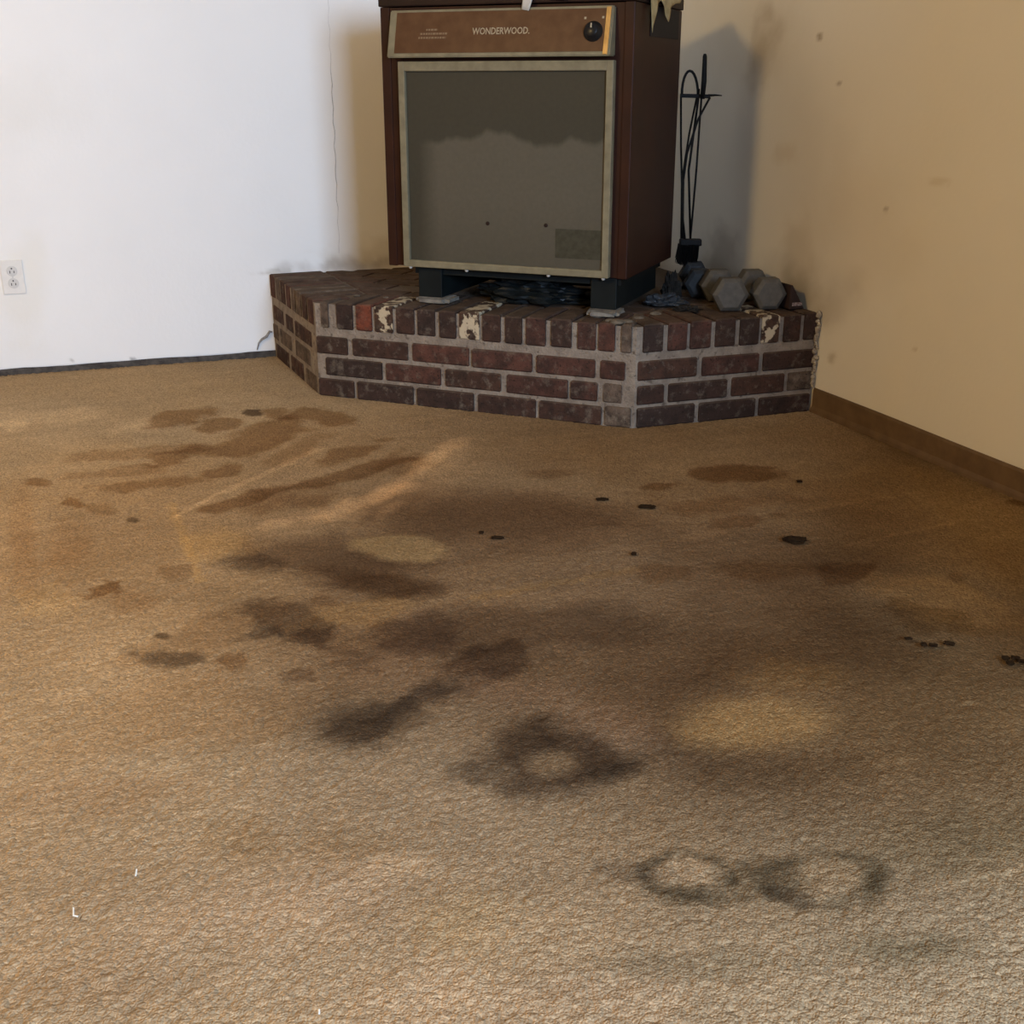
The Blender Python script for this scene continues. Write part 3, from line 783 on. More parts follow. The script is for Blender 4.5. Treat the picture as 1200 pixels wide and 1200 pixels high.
# ------------------------------------------------------------------ wood stove
D0 = 0.10                                                  # stove front set back from the hearth edge
SO = B + NH * D0
def SP(u, d, z): return SO + TH * u + NH * d + UZ * z      # stove coordinates
brown_steel = simple('brown_steel', srgb(52, 27, 17), srgb(42, 22, 15), 9, 0.45, 0.0, 0.05)
lid_steel = simple('dark_brown_steel', srgb(40, 24, 18), srgb(32, 20, 15), 9, 0.5)
beige = simple('beige_enamel', srgb(128, 118, 92), srgb(112, 103, 80), 30, 0.45)
base_green = simple('sooty_base_steel', (0.007, 0.010, 0.0095, 1), (0.004, 0.006, 0.006, 1), 14, 0.6)
inner_black = simple('sooty_firebox', (0.02, 0.018, 0.016, 1), (0.035, 0.03, 0.026, 1), 12, 0.9)
U0, U1, ZB0, ZB1, DEP = 0.218, 0.992, 0.415, 1.158, 0.50
stove = thing('wood_stove', 'brown steel wood stove with dusty glass door standing on brick hearth', 'stove', SP((U0 + U1) / 2, DEP / 2, ZT))
SM = Matrix.Translation(stove.location).inverted()
def sbox(bm, u0, u1, d0, d1, z0, z1, bevel=0.0):
    return add_box(bm, SP((u0 + u1) / 2, (d0 + d1) / 2, (z0 + z1) / 2), TH, NH, UZ, u1 - u0, d1 - d0, z1 - z0, bevel)
def spart(name, bm, mat, parent=None, smooth=False, kind=None):
    o = from_bm(name, bm, mat, parent or stove, kind, smooth)
    if parent is None: o.matrix_parent_inverse = SM
    else: o.matrix_parent_inverse = Matrix.Identity(4)
    return o
# shell: five panels so that the front is open behind the door
bm = bmesh.new()
sbox(bm, U0, U0 + 0.03, 0, DEP, ZB0, ZB1, 0.003); sbox(bm, U1 - 0.03, U1, 0, DEP, ZB0, ZB1, 0.003)
sbox(bm, U0 + 0.03, U1 - 0.03, DEP - 0.03, DEP, ZB0, ZB1); sbox(bm, U0 + 0.03, U1 - 0.03, 0.02, DEP - 0.03, ZB0, ZB0 + 0.02)
sbox(bm, U0 + 0.028, 0.283, 0.004, 0.03, ZB0 + 0.002, ZB1 - 0.002); sbox(bm, 0.938, U1 - 0.028, 0.004, 0.03, ZB0 + 0.002, ZB1 - 0.002)
sbox(bm, U0 + 0.028, U1 - 0.028, 0.006, 0.03, 1.0, ZB1 - 0.002)
spart('casing', bm, brown_steel)
bm = bmesh.new(); sbox(bm, U0 - 0.004, U1 + 0.004, -0.004, DEP + 0.004, ZB1 + 0.001, 1.20, 0.004)
spart('lid', bm, lid_steel)
bm = bmesh.new(); sbox(bm, U1, U1 + 0.002, 0.15, 0.46, 1.075, ZB1 - 0.003)
spart('side_vent', bm, simple('vent_dark', (0.012, 0.011, 0.012, 1), None, rough=0.6))
# door
FL, FR, FB, FT = 0.281, 0.942, 0.418, 1.010
door = None
bm = bmesh.new()
w = 0.021
sbox(bm, FL, FL + w, -0.022, 0.004, FB, FT, 0.003); sbox(bm, FR - w, FR, -0.022, 0.004, FB, FT, 0.003)
sbox(bm, FL + w - .002, FR - w + .002, -0.0215, 0.004, FB, FB + w, 0.003); sbox(bm, FL + w - .002, FR - w + .002, -0.0215, 0.004, FT - 0.027, FT, 0.003)
door = spart('door', bm, beige)
def glass_mat():
    m, nt, b = new_mat('dusty_glass')
    tc = N(nt, 'ShaderNodeTexCoord')
    # scalloped tide line of the dust film: height along the pane against a wavy threshold
    sx = N(nt, 'ShaderNodeSeparateXYZ'); nt.links.new(tc.outputs['Generated'], sx.inputs[0])
    mp = N(nt, 'ShaderNodeMapping'); mp.inputs['Scale'].default_value = (1, 0, 0); nt.links.new(tc.outputs['Generated'], mp.inputs[0])
    nz = N(nt, 'ShaderNodeTexNoise'); nz.inputs['Scale'].default_value = 3.4; nz.inputs['Detail'].default_value = 5; nt.links.new(mp.outputs[0], nz.inputs['Vector'])
    th = N(nt, 'ShaderNodeMath', operation='MULTIPLY_ADD'); nt.links.new(nz.outputs['Fac'], th.inputs[0]); th.inputs[1].default_value = 0.34; th.inputs[2].default_value = 0.49
    df = N(nt, 'ShaderNodeMath', operation='SUBTRACT'); nt.links.new(th.outputs[0], df.inputs[0]); nt.links.new(sx.outputs['Z'], df.inputs[1])
    st = N(nt, 'ShaderNodeMapRange'); st.inputs[1].default_value = -0.012; st.inputs[2].default_value = 0.02
    nt.links.new(df.outputs[0], st.inputs[0])
    lx = N(nt, 'ShaderNodeMapRange'); lx.inputs[1].default_value = 0.06; lx.inputs[2].default_value = 0.16
    nt.links.new(sx.outputs['X'], lx.inputs[0])
    rx = N(nt, 'ShaderNodeMapRange'); rx.inputs[1].default_value = 0.0; rx.inputs[2].default_value = 0.05; rx.inputs[3].default_value = 0.35
    bt = N(nt, 'ShaderNodeMapRange'); bt.inputs[1].default_value = 0.0; bt.inputs[2].default_value = 0.35; bt.inputs[3].default_value = 0.6
    nt.links.new(sx.outputs['Z'], bt.inputs[0])
    ml = N(nt, 'ShaderNodeMath', operation='MULTIPLY'); nt.links.new(st.outputs[0], ml.inputs[0]); nt.links.new(lx.outputs[0], ml.inputs[1])
    m2 = N(nt, 'ShaderNodeMath', operation='MULTIPLY'); nt.links.new(ml.outputs[0], m2.inputs[0]); nt.links.new(bt.outputs[0], m2.inputs[1])
    film = mixc(nt, m2.outputs[0], (0.058, 0.051, 0.034, 1), (0.108, 0.093, 0.064, 1))
    film = mixc(nt, 0.25, film, mixc(nt, noise_fac(nt, 90, 0.3, 0.7, 4), (0.6, 0.6, 0.6, 1), (1, 1, 1, 1)), 'MULTIPLY')
    nt.links.new(film, b.inputs['Base Color']); b.inputs['Roughness'].default_value = 0.28
    b.inputs['Specular IOR Level'].default_value = 0.2
    tr = N(nt, 'ShaderNodeBsdfTransparent'); mx = N(nt, 'ShaderNodeMixShader'); mx.inputs[0].default_value = 0.92
    nt.links.new(tr.outputs[0], mx.inputs[1]); nt.links.new(b.outputs[0], mx.inputs[2])
    nt.links.new(mx.outputs[0], nt.nodes['Material Output'].inputs['Surface'])
    return m
# the pane's generated coordinates run along its own axes, so it is built flat and turned into place
def pane_obj(name, w_, h_, t_, mat, parent, u, d, z):
    bm = bmesh.new(); add_box(bm, Vector((0, 0, 0)), Vector((1, 0, 0)), Vector((0, 1, 0)), UZ, w_, t_, h_)
    o = from_bm(name, bm, mat, parent)
    o.matrix_parent_inverse = (SM if parent is stove else Matrix.Identity(4))
    o.location = SP(u, d, z); o.rotation_euler = (0, 0, math.atan2(TH.y, TH.x))
    return o
o = pane_obj('glass_pane', FR - FL - 2 * w + 0.004, FT - FB - w - 0.027 + 0.004, 0.004, glass_mat(), door, (FL + FR) / 2, -0.008, (FB + w + FT - 0.027) / 2)
o['label'] = 'smoky glass with a scalloped dust line'
# label plate stuck low on the right of the glass, two bolts
bm = bmesh.new(); sbox(bm, 0.775, 0.918, -0.0112, -0.0098, 0.468, 0.552)
spart('label_plate', bm, simple('olive_label', (0.040, 0.036, 0.021, 1), (0.056, 0.050, 0.031, 1), 60, 0.5), door)
for u, z in ((0.560, 0.558), (0.745, 0.560)):
    bm = bmesh.new(); add_lathe(bm, SP(u, -0.0095, z), NH * -1, [(0, 0.006), (0.002, 0.006), (0.003, 0.003)], 12)
    spart('bolt', bm, lid_steel, door)
for u in (0.30, 0.49, 0.755, 0.925):
    bm = bmesh.new(); add_lathe(bm, SP(u, -0.012, FB + 0.002), UZ * -1, [(0, 0.0055), (0.006, 0.0055), (0.009, 0.003)], 10)
    spart('screw', bm, simple('screw_steel', (0.45, 0.43, 0.38, 1), None, rough=0.4), door)
# control panel, leaning out at the top
bm = bmesh.new()
def pan(u0, u1, z0, z1, dt, db, thick, bm):
    """slab whose top edge leans out by dt and bottom by db"""
    vs = []
    for (d, z) in ((dt, z1), (db, z0)):
        for u in (u0, u1):
            vs.append(bm.verts.new(SP(u, -d, z)))
    for (d, z) in ((dt, z1), (db, z0)):
        for u in (u0, u1):
            vs.append(bm.verts.new(SP(u, -d + thick, z)))
    for q in ((0, 1, 3, 2), (4, 6, 7, 5), (0, 4, 5, 1), (2, 3, 7, 6), (0, 2, 6, 4), (1, 5, 7, 3)):
        bm.faces.new([vs[i] for i in q])
PL, PR, PB, PT = 0.258, 0.936, 1.020, 1.148
DT, DB = 0.012, 0.045
pan(PL, PR, PB, PT, DT, DB, 0.06, bm)
bmesh.ops.recalc_face_normals(bm, faces=bm.faces)
bmesh.ops.bevel(bm, geom=list(bm.edges), offset=0.003, segments=2, affect='EDGES')
panel = spart('control_panel', bm, beige)
lean = (SP(0, -DT, PT) - SP(0, -DB, PB)).normalized()       # up along the face
fn = TH.cross(lean).normalized()
if fn.dot(NH) > 0: fn = -fn                                  # outward
def PP(u, f, out=0.0):                                       # panel face coordinates
    return SP(u, -DB, PB) + lean * f + fn * out
PH = (SP(0, -DT, PT) - SP(0, -DB, PB)).length
wood_brown = simple('brown_panel_face', srgb(88, 60, 38), srgb(78, 50, 31), 25, 0.4)
def pbox(bm, u0, u1, f0, f1, o0, o1, bev=0):
    add_box(bm, PP((u0 + u1) / 2, (f0 + f1) / 2, (o0 + o1) / 2), TH, fn, lean, u1 - u0, o1 - o0, f1 - f0, bev)
bm = bmesh.new(); pbox(bm, PL + 0.024, PR - 0.020, 0.012, PH - 0.007, -0.002, 0.0016)
spart('panel_face', bm, wood_brown, panel)
brass = simple('brass_edge', srgb(176, 140, 84), srgb(150, 116, 66), 20, 0.35, 0.3)
bm = bmesh.new(); pbox(bm, PR - 0.019, PR - 0.006, 0.004, PH - 0.004, -0.002, 0.0026)
o = spart('edge_strip', bm, brass, panel); o['label'] = 'brassy strip at the right end'
# lettering
ink = simple('pale_lettering', srgb(158, 142, 116), None, rough=0.6)
def lettering(body, u, f, size, parent, name='lettering'):
    cu = bpy.data.curves.new('text', 'FONT'); cu.body = body; cu.size = size; cu.align_x = 'CENTER'; cu.align_y = 'CENTER'
    cu.offset = size * 0.012; cu.extrude = 0.0002; cu.resolution_u = 2
    to = bpy.data.objects.new('text', cu)
    me = bpy.data.meshes.new_from_object(to)
    bpy.data.objects.remove(to); bpy.data.curves.remove(cu)
    for v in me.vertices: v.co.x *= 0.82
    xs = [v.co.x for v in me.vertices]
    me.materials.append(ink)
    M3 = Matrix((TH, lean, fn)).transposed().to_4x4()
    o = link(name, me, parent)
    me.transform(Matrix.Translation(PP(u, f, 0.0020)) @ M3)
    o.matrix_parent_inverse = Matrix.Identity(4)
    return o, max(xs) - min(xs)
o, wd = lettering('WONDERWOOD.', 0.612, 0.069, 0.026, panel)
o['label'] = 'pale lettering reading WONDERWOOD'
# three lines of unreadably small print
bm = bmesh.new()
for f, a, b_ in ((0.076, 0.380, 0.416), (0.065, 0.362, 0.447), (0.054, 0.357, 0.443)):
    u = a
    while u < b_:
        l = random.uniform(0.004, 0.010)
        pbox(bm, u, min(u + l, b_), f - 0.0026, f + 0.0026, 0.0017, 0.0021); u += l + 0.0022
spart('small_print', bm, simple('faded_print', srgb(122, 100, 76), None, rough=0.6), panel, kind='stuff')
bm = bmesh.new()
for u, f in ((0.858, 0.100), (0.909, 0.101)):
    pbox(bm, u - 0.003, u + 0.003, f - 0.003, f + 0.003, 0.0017, 0.0021)
spart('dial_mark', bm, ink, panel, kind='stuff')
# knob
bm = bmesh.new(); add_lathe(bm, PP(0.884, 0.064, 0.001), fn, [(0, 0.027), (0.004, 0.027), (0.005, 0.021), (0.020, 0.019), (0.022, 0.016), (0.0222, 0.0)], 28)
knob = spart('knob', bm, simple('black_knob', (0.012, 0.011, 0.010, 1), None, rough=0.3), panel, True)
bm = bmesh.new(); pbox(bm, 0.882, 0.886, 0.068, 0.080, 0.022, 0.0245)
o = from_bm('knob_pointer', bm, ink, panel)
# pedestal: two side plinths and a top plate, dark inside
for (a, b_) in ((0.315, 0.395), (0.880, 0.960)):
    bm = bmesh.new(); sbox(bm, a, b_, 0.01, 0.44, ZT + 0.018, ZB0, 0.003)
    spart('leg', bm, base_green)
bm = bmesh.new(); sbox(bm, 0.30, 0.97, 0.02, 0.45, ZB0 - 0.022, ZB0 + 0.001); sbox(bm, 0.395, 0.88, 0.38, 0.42, ZT + 0.02, ZB0 - 0.02)
spart('base_plate', bm, base_green)
# shims under the front feet
stone = simple('grey_mortar_block', (0.23, 0.205, 0.16, 1), (0.15, 0.13, 0.105, 1), 45, 0.95, bmp=0.5)
def lump(center, sx, sy, sz, rz, amp=0.12, sub=2, seed=0, bev=True):
    bm = bmesh.new()
    bmesh.ops.create_cube(bm, size=1.0)
    bmesh.ops.bevel(bm, geom=list(bm.edges), offset=0.14, segments=2, affect='EDGES')
    bmesh.ops.subdivide_edges(bm, edges=list(bm.edges), cuts=1)
    rr = random.Random(seed)
    for v in bm.verts:
        v.co += Vector((rr.uniform(-1, 1), rr.uniform(-1, 1), rr.uniform(-1, 1))) * amp * 0.35
    bmesh.ops.transform(bm, verts=bm.verts, matrix=Matrix.Translation(center) @ Matrix.Rotation(rz, 4, 'Z') @ Matrix.Diagonal((sx, sy, sz, 1)))
    zmin = min(v.co.z for v in bm.verts)
    for v in bm.verts: v.co.z += (center.z - sz / 2) - zmin
    return bm
ra = math.atan2(TH.y, TH.x)
tag(from_bm('shim_block', lump(SP(0.368, 0.035, ZT + 0.0095), 0.115, 0.10, 0.016, ra, 0.1, seed=3), stone), 'flat grey shim block under the left front foot of the stove', 'block', 'shims under the stove')
tag(from_bm('shim_block', lump(SP(0.925, 0.02, ZT + 0.0095), 0.095, 0.11, 0.016, ra + 0.1, 0.12, seed=4), stone), 'chunky tan shim block under the right front foot of the stove', 'block', 'shims under the stove')

# ------------------------------------------------------------------ crumpled things on the hearth
def crumple(name, pts_center, sx, sy, sz, mat, seed, label, cat, zfloor, subd=4, amp=0.5, rz=0.0):
    bm = bmesh.new()
    bmesh.ops.create_icosphere(bm, subdivisions=subd, radius=1.0)
    from mathutils import noise
    for v in bm.verts:
        p = v.co * 1.7 + Vector((seed * 3.1, seed, 0))
        r = abs(noise.noise(p)) * 1.1 + abs(noise.noise(p * 2.3)) * 0.7 + abs(noise.noise(p * 4.7)) * 0.35
        v.co *= 1 - amp * 0.5 + amp * (r - 0.35)
    bmesh.ops.transform(bm, verts=bm.verts, matrix=Matrix.Translation(pts_center) @ Matrix.Rotation(rz, 4, 'Z') @ Matrix.Diagonal((sx, sy, sz, 1)))
    for v in bm.verts:
        if v.co.z < zfloor: v.co.z = zfloor + 0.0005
    lo = min(v.co.z for v in bm.verts)
    for v in bm.verts: v.co.z -= lo - zfloor - 0.002
    o = from_bm(name, bm, mat, None, None, False)
    return tag(o, label, cat)
dark_bag = simple('dark_plastic', (0.006, 0.008, 0.008, 1), (0.012, 0.014, 0.014, 1), 20, 0.45)
crumple('plastic_bag', SP(0.64, 0.14, ZT + 0.03), 0.19, 0.09, 0.055, dark_bag, 2, 'dark crumpled plastic bag lying beneath the stove between its legs', 'bag', ZT, rz=ra)
blue_plastic = simple('blue_grey_plastic', (0.055, 0.058, 0.060, 1), (0.028, 0.030, 0.032, 1), 30, 0.4)
crumple('plastic_wrap', Vector((0.475, 3.66, ZT)), 0.080, 0.055, 0.034, blue_plastic, 5, 'bluish crumpled plastic wrap on the hearth right of the stove base', 'wrap', ZT, amp=0.5)
rag = simple('charred_rag', (0.016, 0.0135, 0.011, 1), (0.030, 0.026, 0.021, 1), 40, 0.9)
crumple('rag', Vector((0.512, 3.80, ZT)), 0.038, 0.045, 0.080, rag, 8, 'dark sooty rag heaped beside the stove below the fire tools', 'rag', ZT, amp=0.5)
p = on_floor(806, 366, ZT)
crumple('ash_clump', Vector((p.x, p.y + 0.03, ZT)), 0.05, 0.035, 0.016, rag, 9, 'low dark clump of ash on the hearth left of the dumbbells', 'ash', ZT, amp=0.8)

# torn paper hanging from the stove lid
torn_mat = simple('yellowed_paper', srgb(182, 164, 120), srgb(150, 132, 92), 30, 0.8)
white_mat = simple('white_paper', srgb(190, 184, 170), srgb(160, 152, 138), 30, 0.8)
def sheet(outline, mapper, mat, name, thick=0.0012):
    """thin sheet with a torn outline, given in (a, b) and folded into place by mapper(a, b)"""
    bm = bmesh.new()
    vs = [bm.verts.new((a, b_, 0)) for a, b_ in outline]
    f = bm.faces.new(vs)
    bmesh.ops.triangulate(bm, faces=[f])
    bmesh.ops.subdivide_edges(bm, edges=list(bm.edges), cuts=3, use_grid_fill=True)
    for v in bm.verts: v.co = mapper(v.co.x, v.co.y)
    o = from_bm(name, bm, mat, None, None, True)
    md = o.modifiers.new('thickness', 'SOLIDIFY'); md.thickness = thick; md.offset = 0
    return o
def over_edge(u_or_d, b_, side):
    """b_>0 lies on the lid, b_<0 hangs down its face"""
    rip = 0.003 * math.sin(u_or_d * 90) + 0.0025
    if side == 'right':
        if b_ >= 0: return SP(U1 + 0.006 - b_, u_or_d, 1.2025 + rip)
        return SP(U1 + 0.0075 + rip + 0.02 * min(1, -b_ * 4), u_or_d, 1.2025 + b_)
    if b_ >= 0: return SP(u_or_d, -0.006 + b_, 1.2025 + rip)
    return SP(u_or_d, -0.0075 - rip - min(1, -b_ * 10) * 0.018, 1.2025 + b_)
pr = on_plane(776, 27, SP(U1, 0, 0), TH)
o = sheet([(0.10, 0.06), (0.10, -0.02), (0.105, -0.115), (0.116, -0.12), (0.125, -0.03), (0.165, -0.048), (0.21, -0.032), (0.25, -0.06), (0.282, -0.085), (0.305, -0.052), (0.36, -0.032), (0.42, -0.028), (0.45, 0.0), (0.46, 0.06)],
      lambda a, b_: over_edge(a, b_, 'right'), torn_mat, 'torn_paper')
tag(o, 'torn yellowed paper hanging over the right edge of the stove lid', 'paper')
o = sheet([(0.665, 0.05), (0.664, -0.02), (0.672, -0.03), (0.670, -0.060), (0.692, -0.064), (0.703, -0.03), (0.700, -0.02), (0.705, 0.05)],
      lambda a, b_: over_edge(a, b_, 'front'), white_mat, 'paper_strip')
tag(o, 'small white paper strip hanging down over the front of the stove above the lettering', 'paper')
o = sheet([(0.74, 0.05), (0.735, -0.02), (0.745, -0.035), (0.765, -0.02), (0.775, -0.036), (0.79, -0.022), (0.80, -0.038), (0.82, -0.015), (0.825, 0.05)],
      lambda a, b_: over_edge(a, b_, 'front'), simple('grey_paper', srgb(120, 118, 110), srgb(80, 78, 74), 60, 0.8), 'paper_scrap')
tag(o, 'greyish torn paper scrap at the stove lid, right of the white strip', 'paper')

# ------------------------------------------------------------------ fire tools beside the stove
iron = simple('black_iron', (0.007, 0.0065, 0.006, 1), (0.012, 0.0105, 0.0095, 1), 40, 0.6, 0.0)
YT = 4.02
T = lambda u, v, y=YT: at_y(u, v, y)
foot = T(811, 318); foot = Vector((foot.x, YT, ZT))
stand = thing('fire_tool_stand', 'black iron fire tool stand with looped top and crossbar beside the stove', 'tool stand', foot)
IM = Matrix.Translation(foot).inverted()
def ipart(name, bm, parent=stand, smooth=True):
    o = from_bm(name, bm, iron, parent, None, smooth); o.matrix_parent_inverse = Matrix.Translation(parent.location).inverted(); return o
bm = bmesh.new(); add_lathe(bm, foot + UZ * 0.001, UZ, [(0, 0.050), (0.006, 0.050), (0.012, 0.035), (0.018, 0.010)], 20); ipart('base', bm)
bm = bmesh.new(); add_tube(bm, [foot + UZ * 0.012, T(807, 200), T(818, 118), T(819, 104)], 0.0038, 8); ipart('post', bm)
bm = bmesh.new()
loop = [T(818 - 9.5 - 9.5 * math.cos(a), 112 - 29 * math.sin(a)) for a in np.linspace(0, math.pi, 13)]
add_tube(bm, loop, 0.0042, 8); ipart('loop_handle', bm)
bm = bmesh.new(); pa = T(797, 112); pb = T(846, 112, YT)
add_box(bm, (T(797, 112) + T(832, 113)) / 2, (T(832, 113) - T(797, 112)).normalized(), Vector((0, 1, 0)), UZ, (T(832, 113) - T(797, 112)).length, 0.012, 0.012, 0.002)
add_tube(bm, [T(830, 112), T(838, 111.5), T(846, 112)], [0.0045, 0.003, 0.0015], 8)
ipart('crossbar', bm, smooth=False)
# poker: thick grip on top, thin rod down
pk0 = T(808, 292, YT - 0.03)
poker = thing('fire_poker', 'black poker with upright grip standing highest of the fire tools', 'poker', pk0)
bm = bmesh.new(); add_tube(bm, [T(826, 63, YT - 0.03), T(826, 66, YT - 0.03), T(825, 95, YT - 0.03), T(823, 116, YT - 0.03)], [0.004, 0.0068, 0.0085, 0.0075], 10); ipart('grip', bm, poker)
bm = bmesh.new(); add_tube(bm, [T(822, 114, YT - 0.03), T(816, 200, YT - 0.03), pk0], 0.0033, 8); ipart('rod', bm, poker)
# brush: curved rod and black bristle head
br0 = T(808, 296, YT - 0.05)
brush = thing('hearth_brush', 'black hearth brush with curved rod hanging lowest among the fire tools', 'brush', br0)
bm = bmesh.new(); add_tube(bm, [T(832, 114, YT - 0.05), T(818, 140, YT - 0.05), T(805, 180, YT - 0.05), T(799.5, 220, YT - 0.05), T(800, 255, YT - 0.05), T(803, 284, YT - 0.05)], 0.0036, 8); ipart('rod', bm, brush)
bm = bmesh.new(); add_box(bm, T(809, 284, YT - 0.05), Vector((1, 0, 0)), Vector((0, 1, 0)), UZ, 0.072, 0.035, 0.022, 0.005); ipart('head', bm, brush, False)
bm = bmesh.new()
rr = random.Random(3)
cpos = T(808, 287, YT - 0.05)
for i in range(260):
    x, y = rr.uniform(-0.036, 0.030), rr.uniform(-0.02, 0.02)
    a = cpos + Vector((x, y, 0.003)); L = rr.uniform(0.062, 0.080) - 0.018 * abs(x) / 0.035
    b_ = a + Vector((x * 0.05 + rr.uniform(-0.006, 0.006) - 0.004, rr.uniform(-0.008, 0.008), -L))
    add_tube(bm, [a, b_], [0.0016, 0.0010], 3, False)
o = ipart('bristles', bm, brush, False); o['kind'] = 'stuff'
# tongs: second rod leaning behind
tg = T(800, 296, YT + 0.03)
tongs = thing('fire_tongs', 'thin black tong rods leaning left behind the crossbar of the fire tools', 'tongs', tg)
bm = bmesh.new(); add_tube(bm, [T(817, 112, YT + 0.03), T(808, 155, YT + 0.03), T(801, 200, YT + 0.03), tg], 0.0032, 8); ipart('arm', bm, tongs)
bm = bmesh.new(); add_tube(bm, [T(798, 111, YT + 0.03), T(798, 170, YT + 0.03), T(799, 215, YT + 0.03), T(798, 296, YT + 0.03)], 0.0034, 8); ipart('arm', bm, tongs)

# ------------------------------------------------------------------ hex dumbbells
db_mat = simple('grey_cast_iron', (0.105, 0.095, 0.078, 1), (0.08, 0.072, 0.06, 1), 60, 0.55, 0.0, 0.15)
db_blue = simple('blue_grey_iron', (0.042, 0.044, 0.044, 1), (0.03, 0.032, 0.033, 1), 60, 0.55, 0.0, 0.15)
bar_mat = simple('dull_steel_bar', (0.16, 0.15, 0.14, 1), (0.1, 0.095, 0.09, 1), 60, 0.4, 0.6)
def hex_head(bm, c, ax, R, L, roll):
    x = ax.cross(UZ).normalized(); y = x.cross(ax)
    prof = [(-L / 2, R * 0.74), (-L / 2 + R * 0.16, R * 0.97), (-L / 2 + R * 0.20, R), (L / 2 - R * 0.20, R), (L / 2 - R * 0.16, R * 0.97), (L / 2, R * 0.74)]
    rings = [[bm.verts.new(c + ax * d + (x * math.cos(roll + k * math.pi / 3) + y * math.sin(roll + k * math.pi / 3)) * r) for k in range(6)] for d, r in prof]
    for a, b_ in zip(rings, rings[1:]):
        for k in range(6): bm.faces.new((a[k], a[(k + 1) % 6], b_[(k + 1) % 6], b_[k]))
    bm.faces.new(rings[0][::-1]); bm.faces.new(rings[-1])
    bmesh.ops.recalc_face_normals(bm, faces=bm.faces)
    bmesh.ops.bevel(bm, geom=[e for e in bm.edges], offset=0.0012, segments=1, affect='EDGES')
def dumbbell(front, ang, R, mat, label, L=0.062, grip=0.105):
    ax = Vector((math.sin(ang), math.cos(ang), 0))           # from the near head backwards
    zc = ZT + R * math.cos(math.pi / 6) + 0.002
    t = thing('hex_dumbbell', label, 'dumbbell', Vector((front.x, front.y, ZT)), 'dumbbells on the hearth')
    M_ = Matrix.Translation(t.location).inverted()
    c0 = Vector((front.x, front.y, zc)) + ax * (L / 2)
    for c in (c0, c0 + ax * (grip + L)):
        bm = bmesh.new(); hex_head(bm, c, ax, R, L, 0.0)
        o = from_bm('head', bm, mat, t); o.matrix_parent_inverse = M_
    bm = bmesh.new()
    a = c0 + ax * (L / 2 - 0.004)
    add_lathe(bm, a, ax, [(0, 0.0125), (grip * 0.25, 0.0140), (grip * 0.5, 0.0160), (grip * 0.75, 0.0140), (grip + 0.008, 0.0125)], 14)
    o = from_bm('grip', bm, bar_mat, t, None, True); o.matrix_parent_inverse = M_
    return t
dumbbell(on_floor(856, 366, ZT), math.radians(-3), 0.056, db_mat, 'grey hex dumbbell pointing its face forward, middle of the three')
dumbbell(on_floor(902, 364, ZT), math.radians(-6), 0.053, db_mat, 'grey hex dumbbell nearest the right wall')
dumbbell(on_floor(820, 350, ZT), math.radians(2), 0.050, db_blue, 'bluish hex dumbbell in the shade behind the others, below the fire tools')
# dark wedge with a pale sticker between the last dumbbell and the wall
maroon = simple('dark_maroon_wood', (0.040, 0.022, 0.018, 1), (0.026, 0.016, 0.013, 1), 30, 0.6)
wp = Vector((0.861, 3.560, ZT + 0.002))
wedge = thing('door_wedge', 'dark maroon wedge with a pale sticker between dumbbell and right wall', 'wedge', wp)
bm = bmesh.new()
ww = lambda x, y, z: wp + LD * x + Vector((-LD.y, LD.x, 0)) * y + UZ * z
pts = [ww(-0.025, 0, 0.001), ww(0.027, 0, 0.001), ww(0.024, 0, 0.006), ww(-0.019, 0, 0.074), ww(-0.025, 0, 0.074)]
pb_ = [p_ + Vector((-LD.y, LD.x, 0)) * 0.07 for p_ in pts]
va = [bm.verts.new(p_) for p_ in pts]; vb = [bm.verts.new(p_) for p_ in pb_]
bm.faces.new(va); bm.faces.new(vb[::-1])
for i in range(5): bm.faces.new((va[i], vb[i], vb[(i + 1) % 5], va[(i + 1) % 5]))
bmesh.ops.recalc_face_normals(bm, faces=bm.faces)
bmesh.ops.bevel(bm, geom=list(bm.edges), offset=0.0015, segments=1, affect='EDGES')
o = from_bm('block', bm, maroon, wedge); o.matrix_parent_inverse = Matrix.Translation(wp).inverted()
bm = bmesh.new()
yv = Vector((-LD.y, LD.x, 0))
add_box(bm, ww(0.0, -0.0006, 0.016), LD, yv, UZ, 0.033, 0.001, 0.010)
o = from_bm('sticker', bm, simple('pale_sticker', (0.36, 0.30, 0.27, 1), (0.12, 0.06, 0.05, 1), 220, 0.6), wedge); o.matrix_parent_inverse = Matrix.Translation(wp).inverted()

# ------------------------------------------------------------------ wall outlet
oc = on_plane(15, 324.5, COR, LN)
outlet = thing('wall_outlet', 'white double socket outlet with cover plate on the left wall', 'outlet', oc)
OM = Matrix.Translation(oc).inverted()
plate = simple('outlet_plastic', (0.80, 0.76, 0.68, 1), (0.76, 0.72, 0.65, 1), 40, 0.4)
sock = simple('socket_plastic', (0.66, 0.63, 0.57, 1), (0.62, 0.59, 0.54, 1), 60, 0.4)
slot = simple('slot_dark', (0.10, 0.092, 0.082, 1), None, rough=0.8)
def obx(bm, x, z, y0, y1, sx, sz, bev=0): add_box(bm, oc + LD * x + UZ * z + LN * ((y0 + y1) / 2), LD, LN, UZ, sx, y1 - y0, sz, bev)
def opart(n, bm, m, par=None):
    o = from_bm(n, bm, m, par or outlet); o.matrix_parent_inverse = OM if par is None else Matrix.Identity(4); return o
bm = bmesh.new(); obx(bm, 0, 0, 0.0005, 0.007, 0.072, 0.115, 0.003); pl = opart('cover_plate', bm, plate)
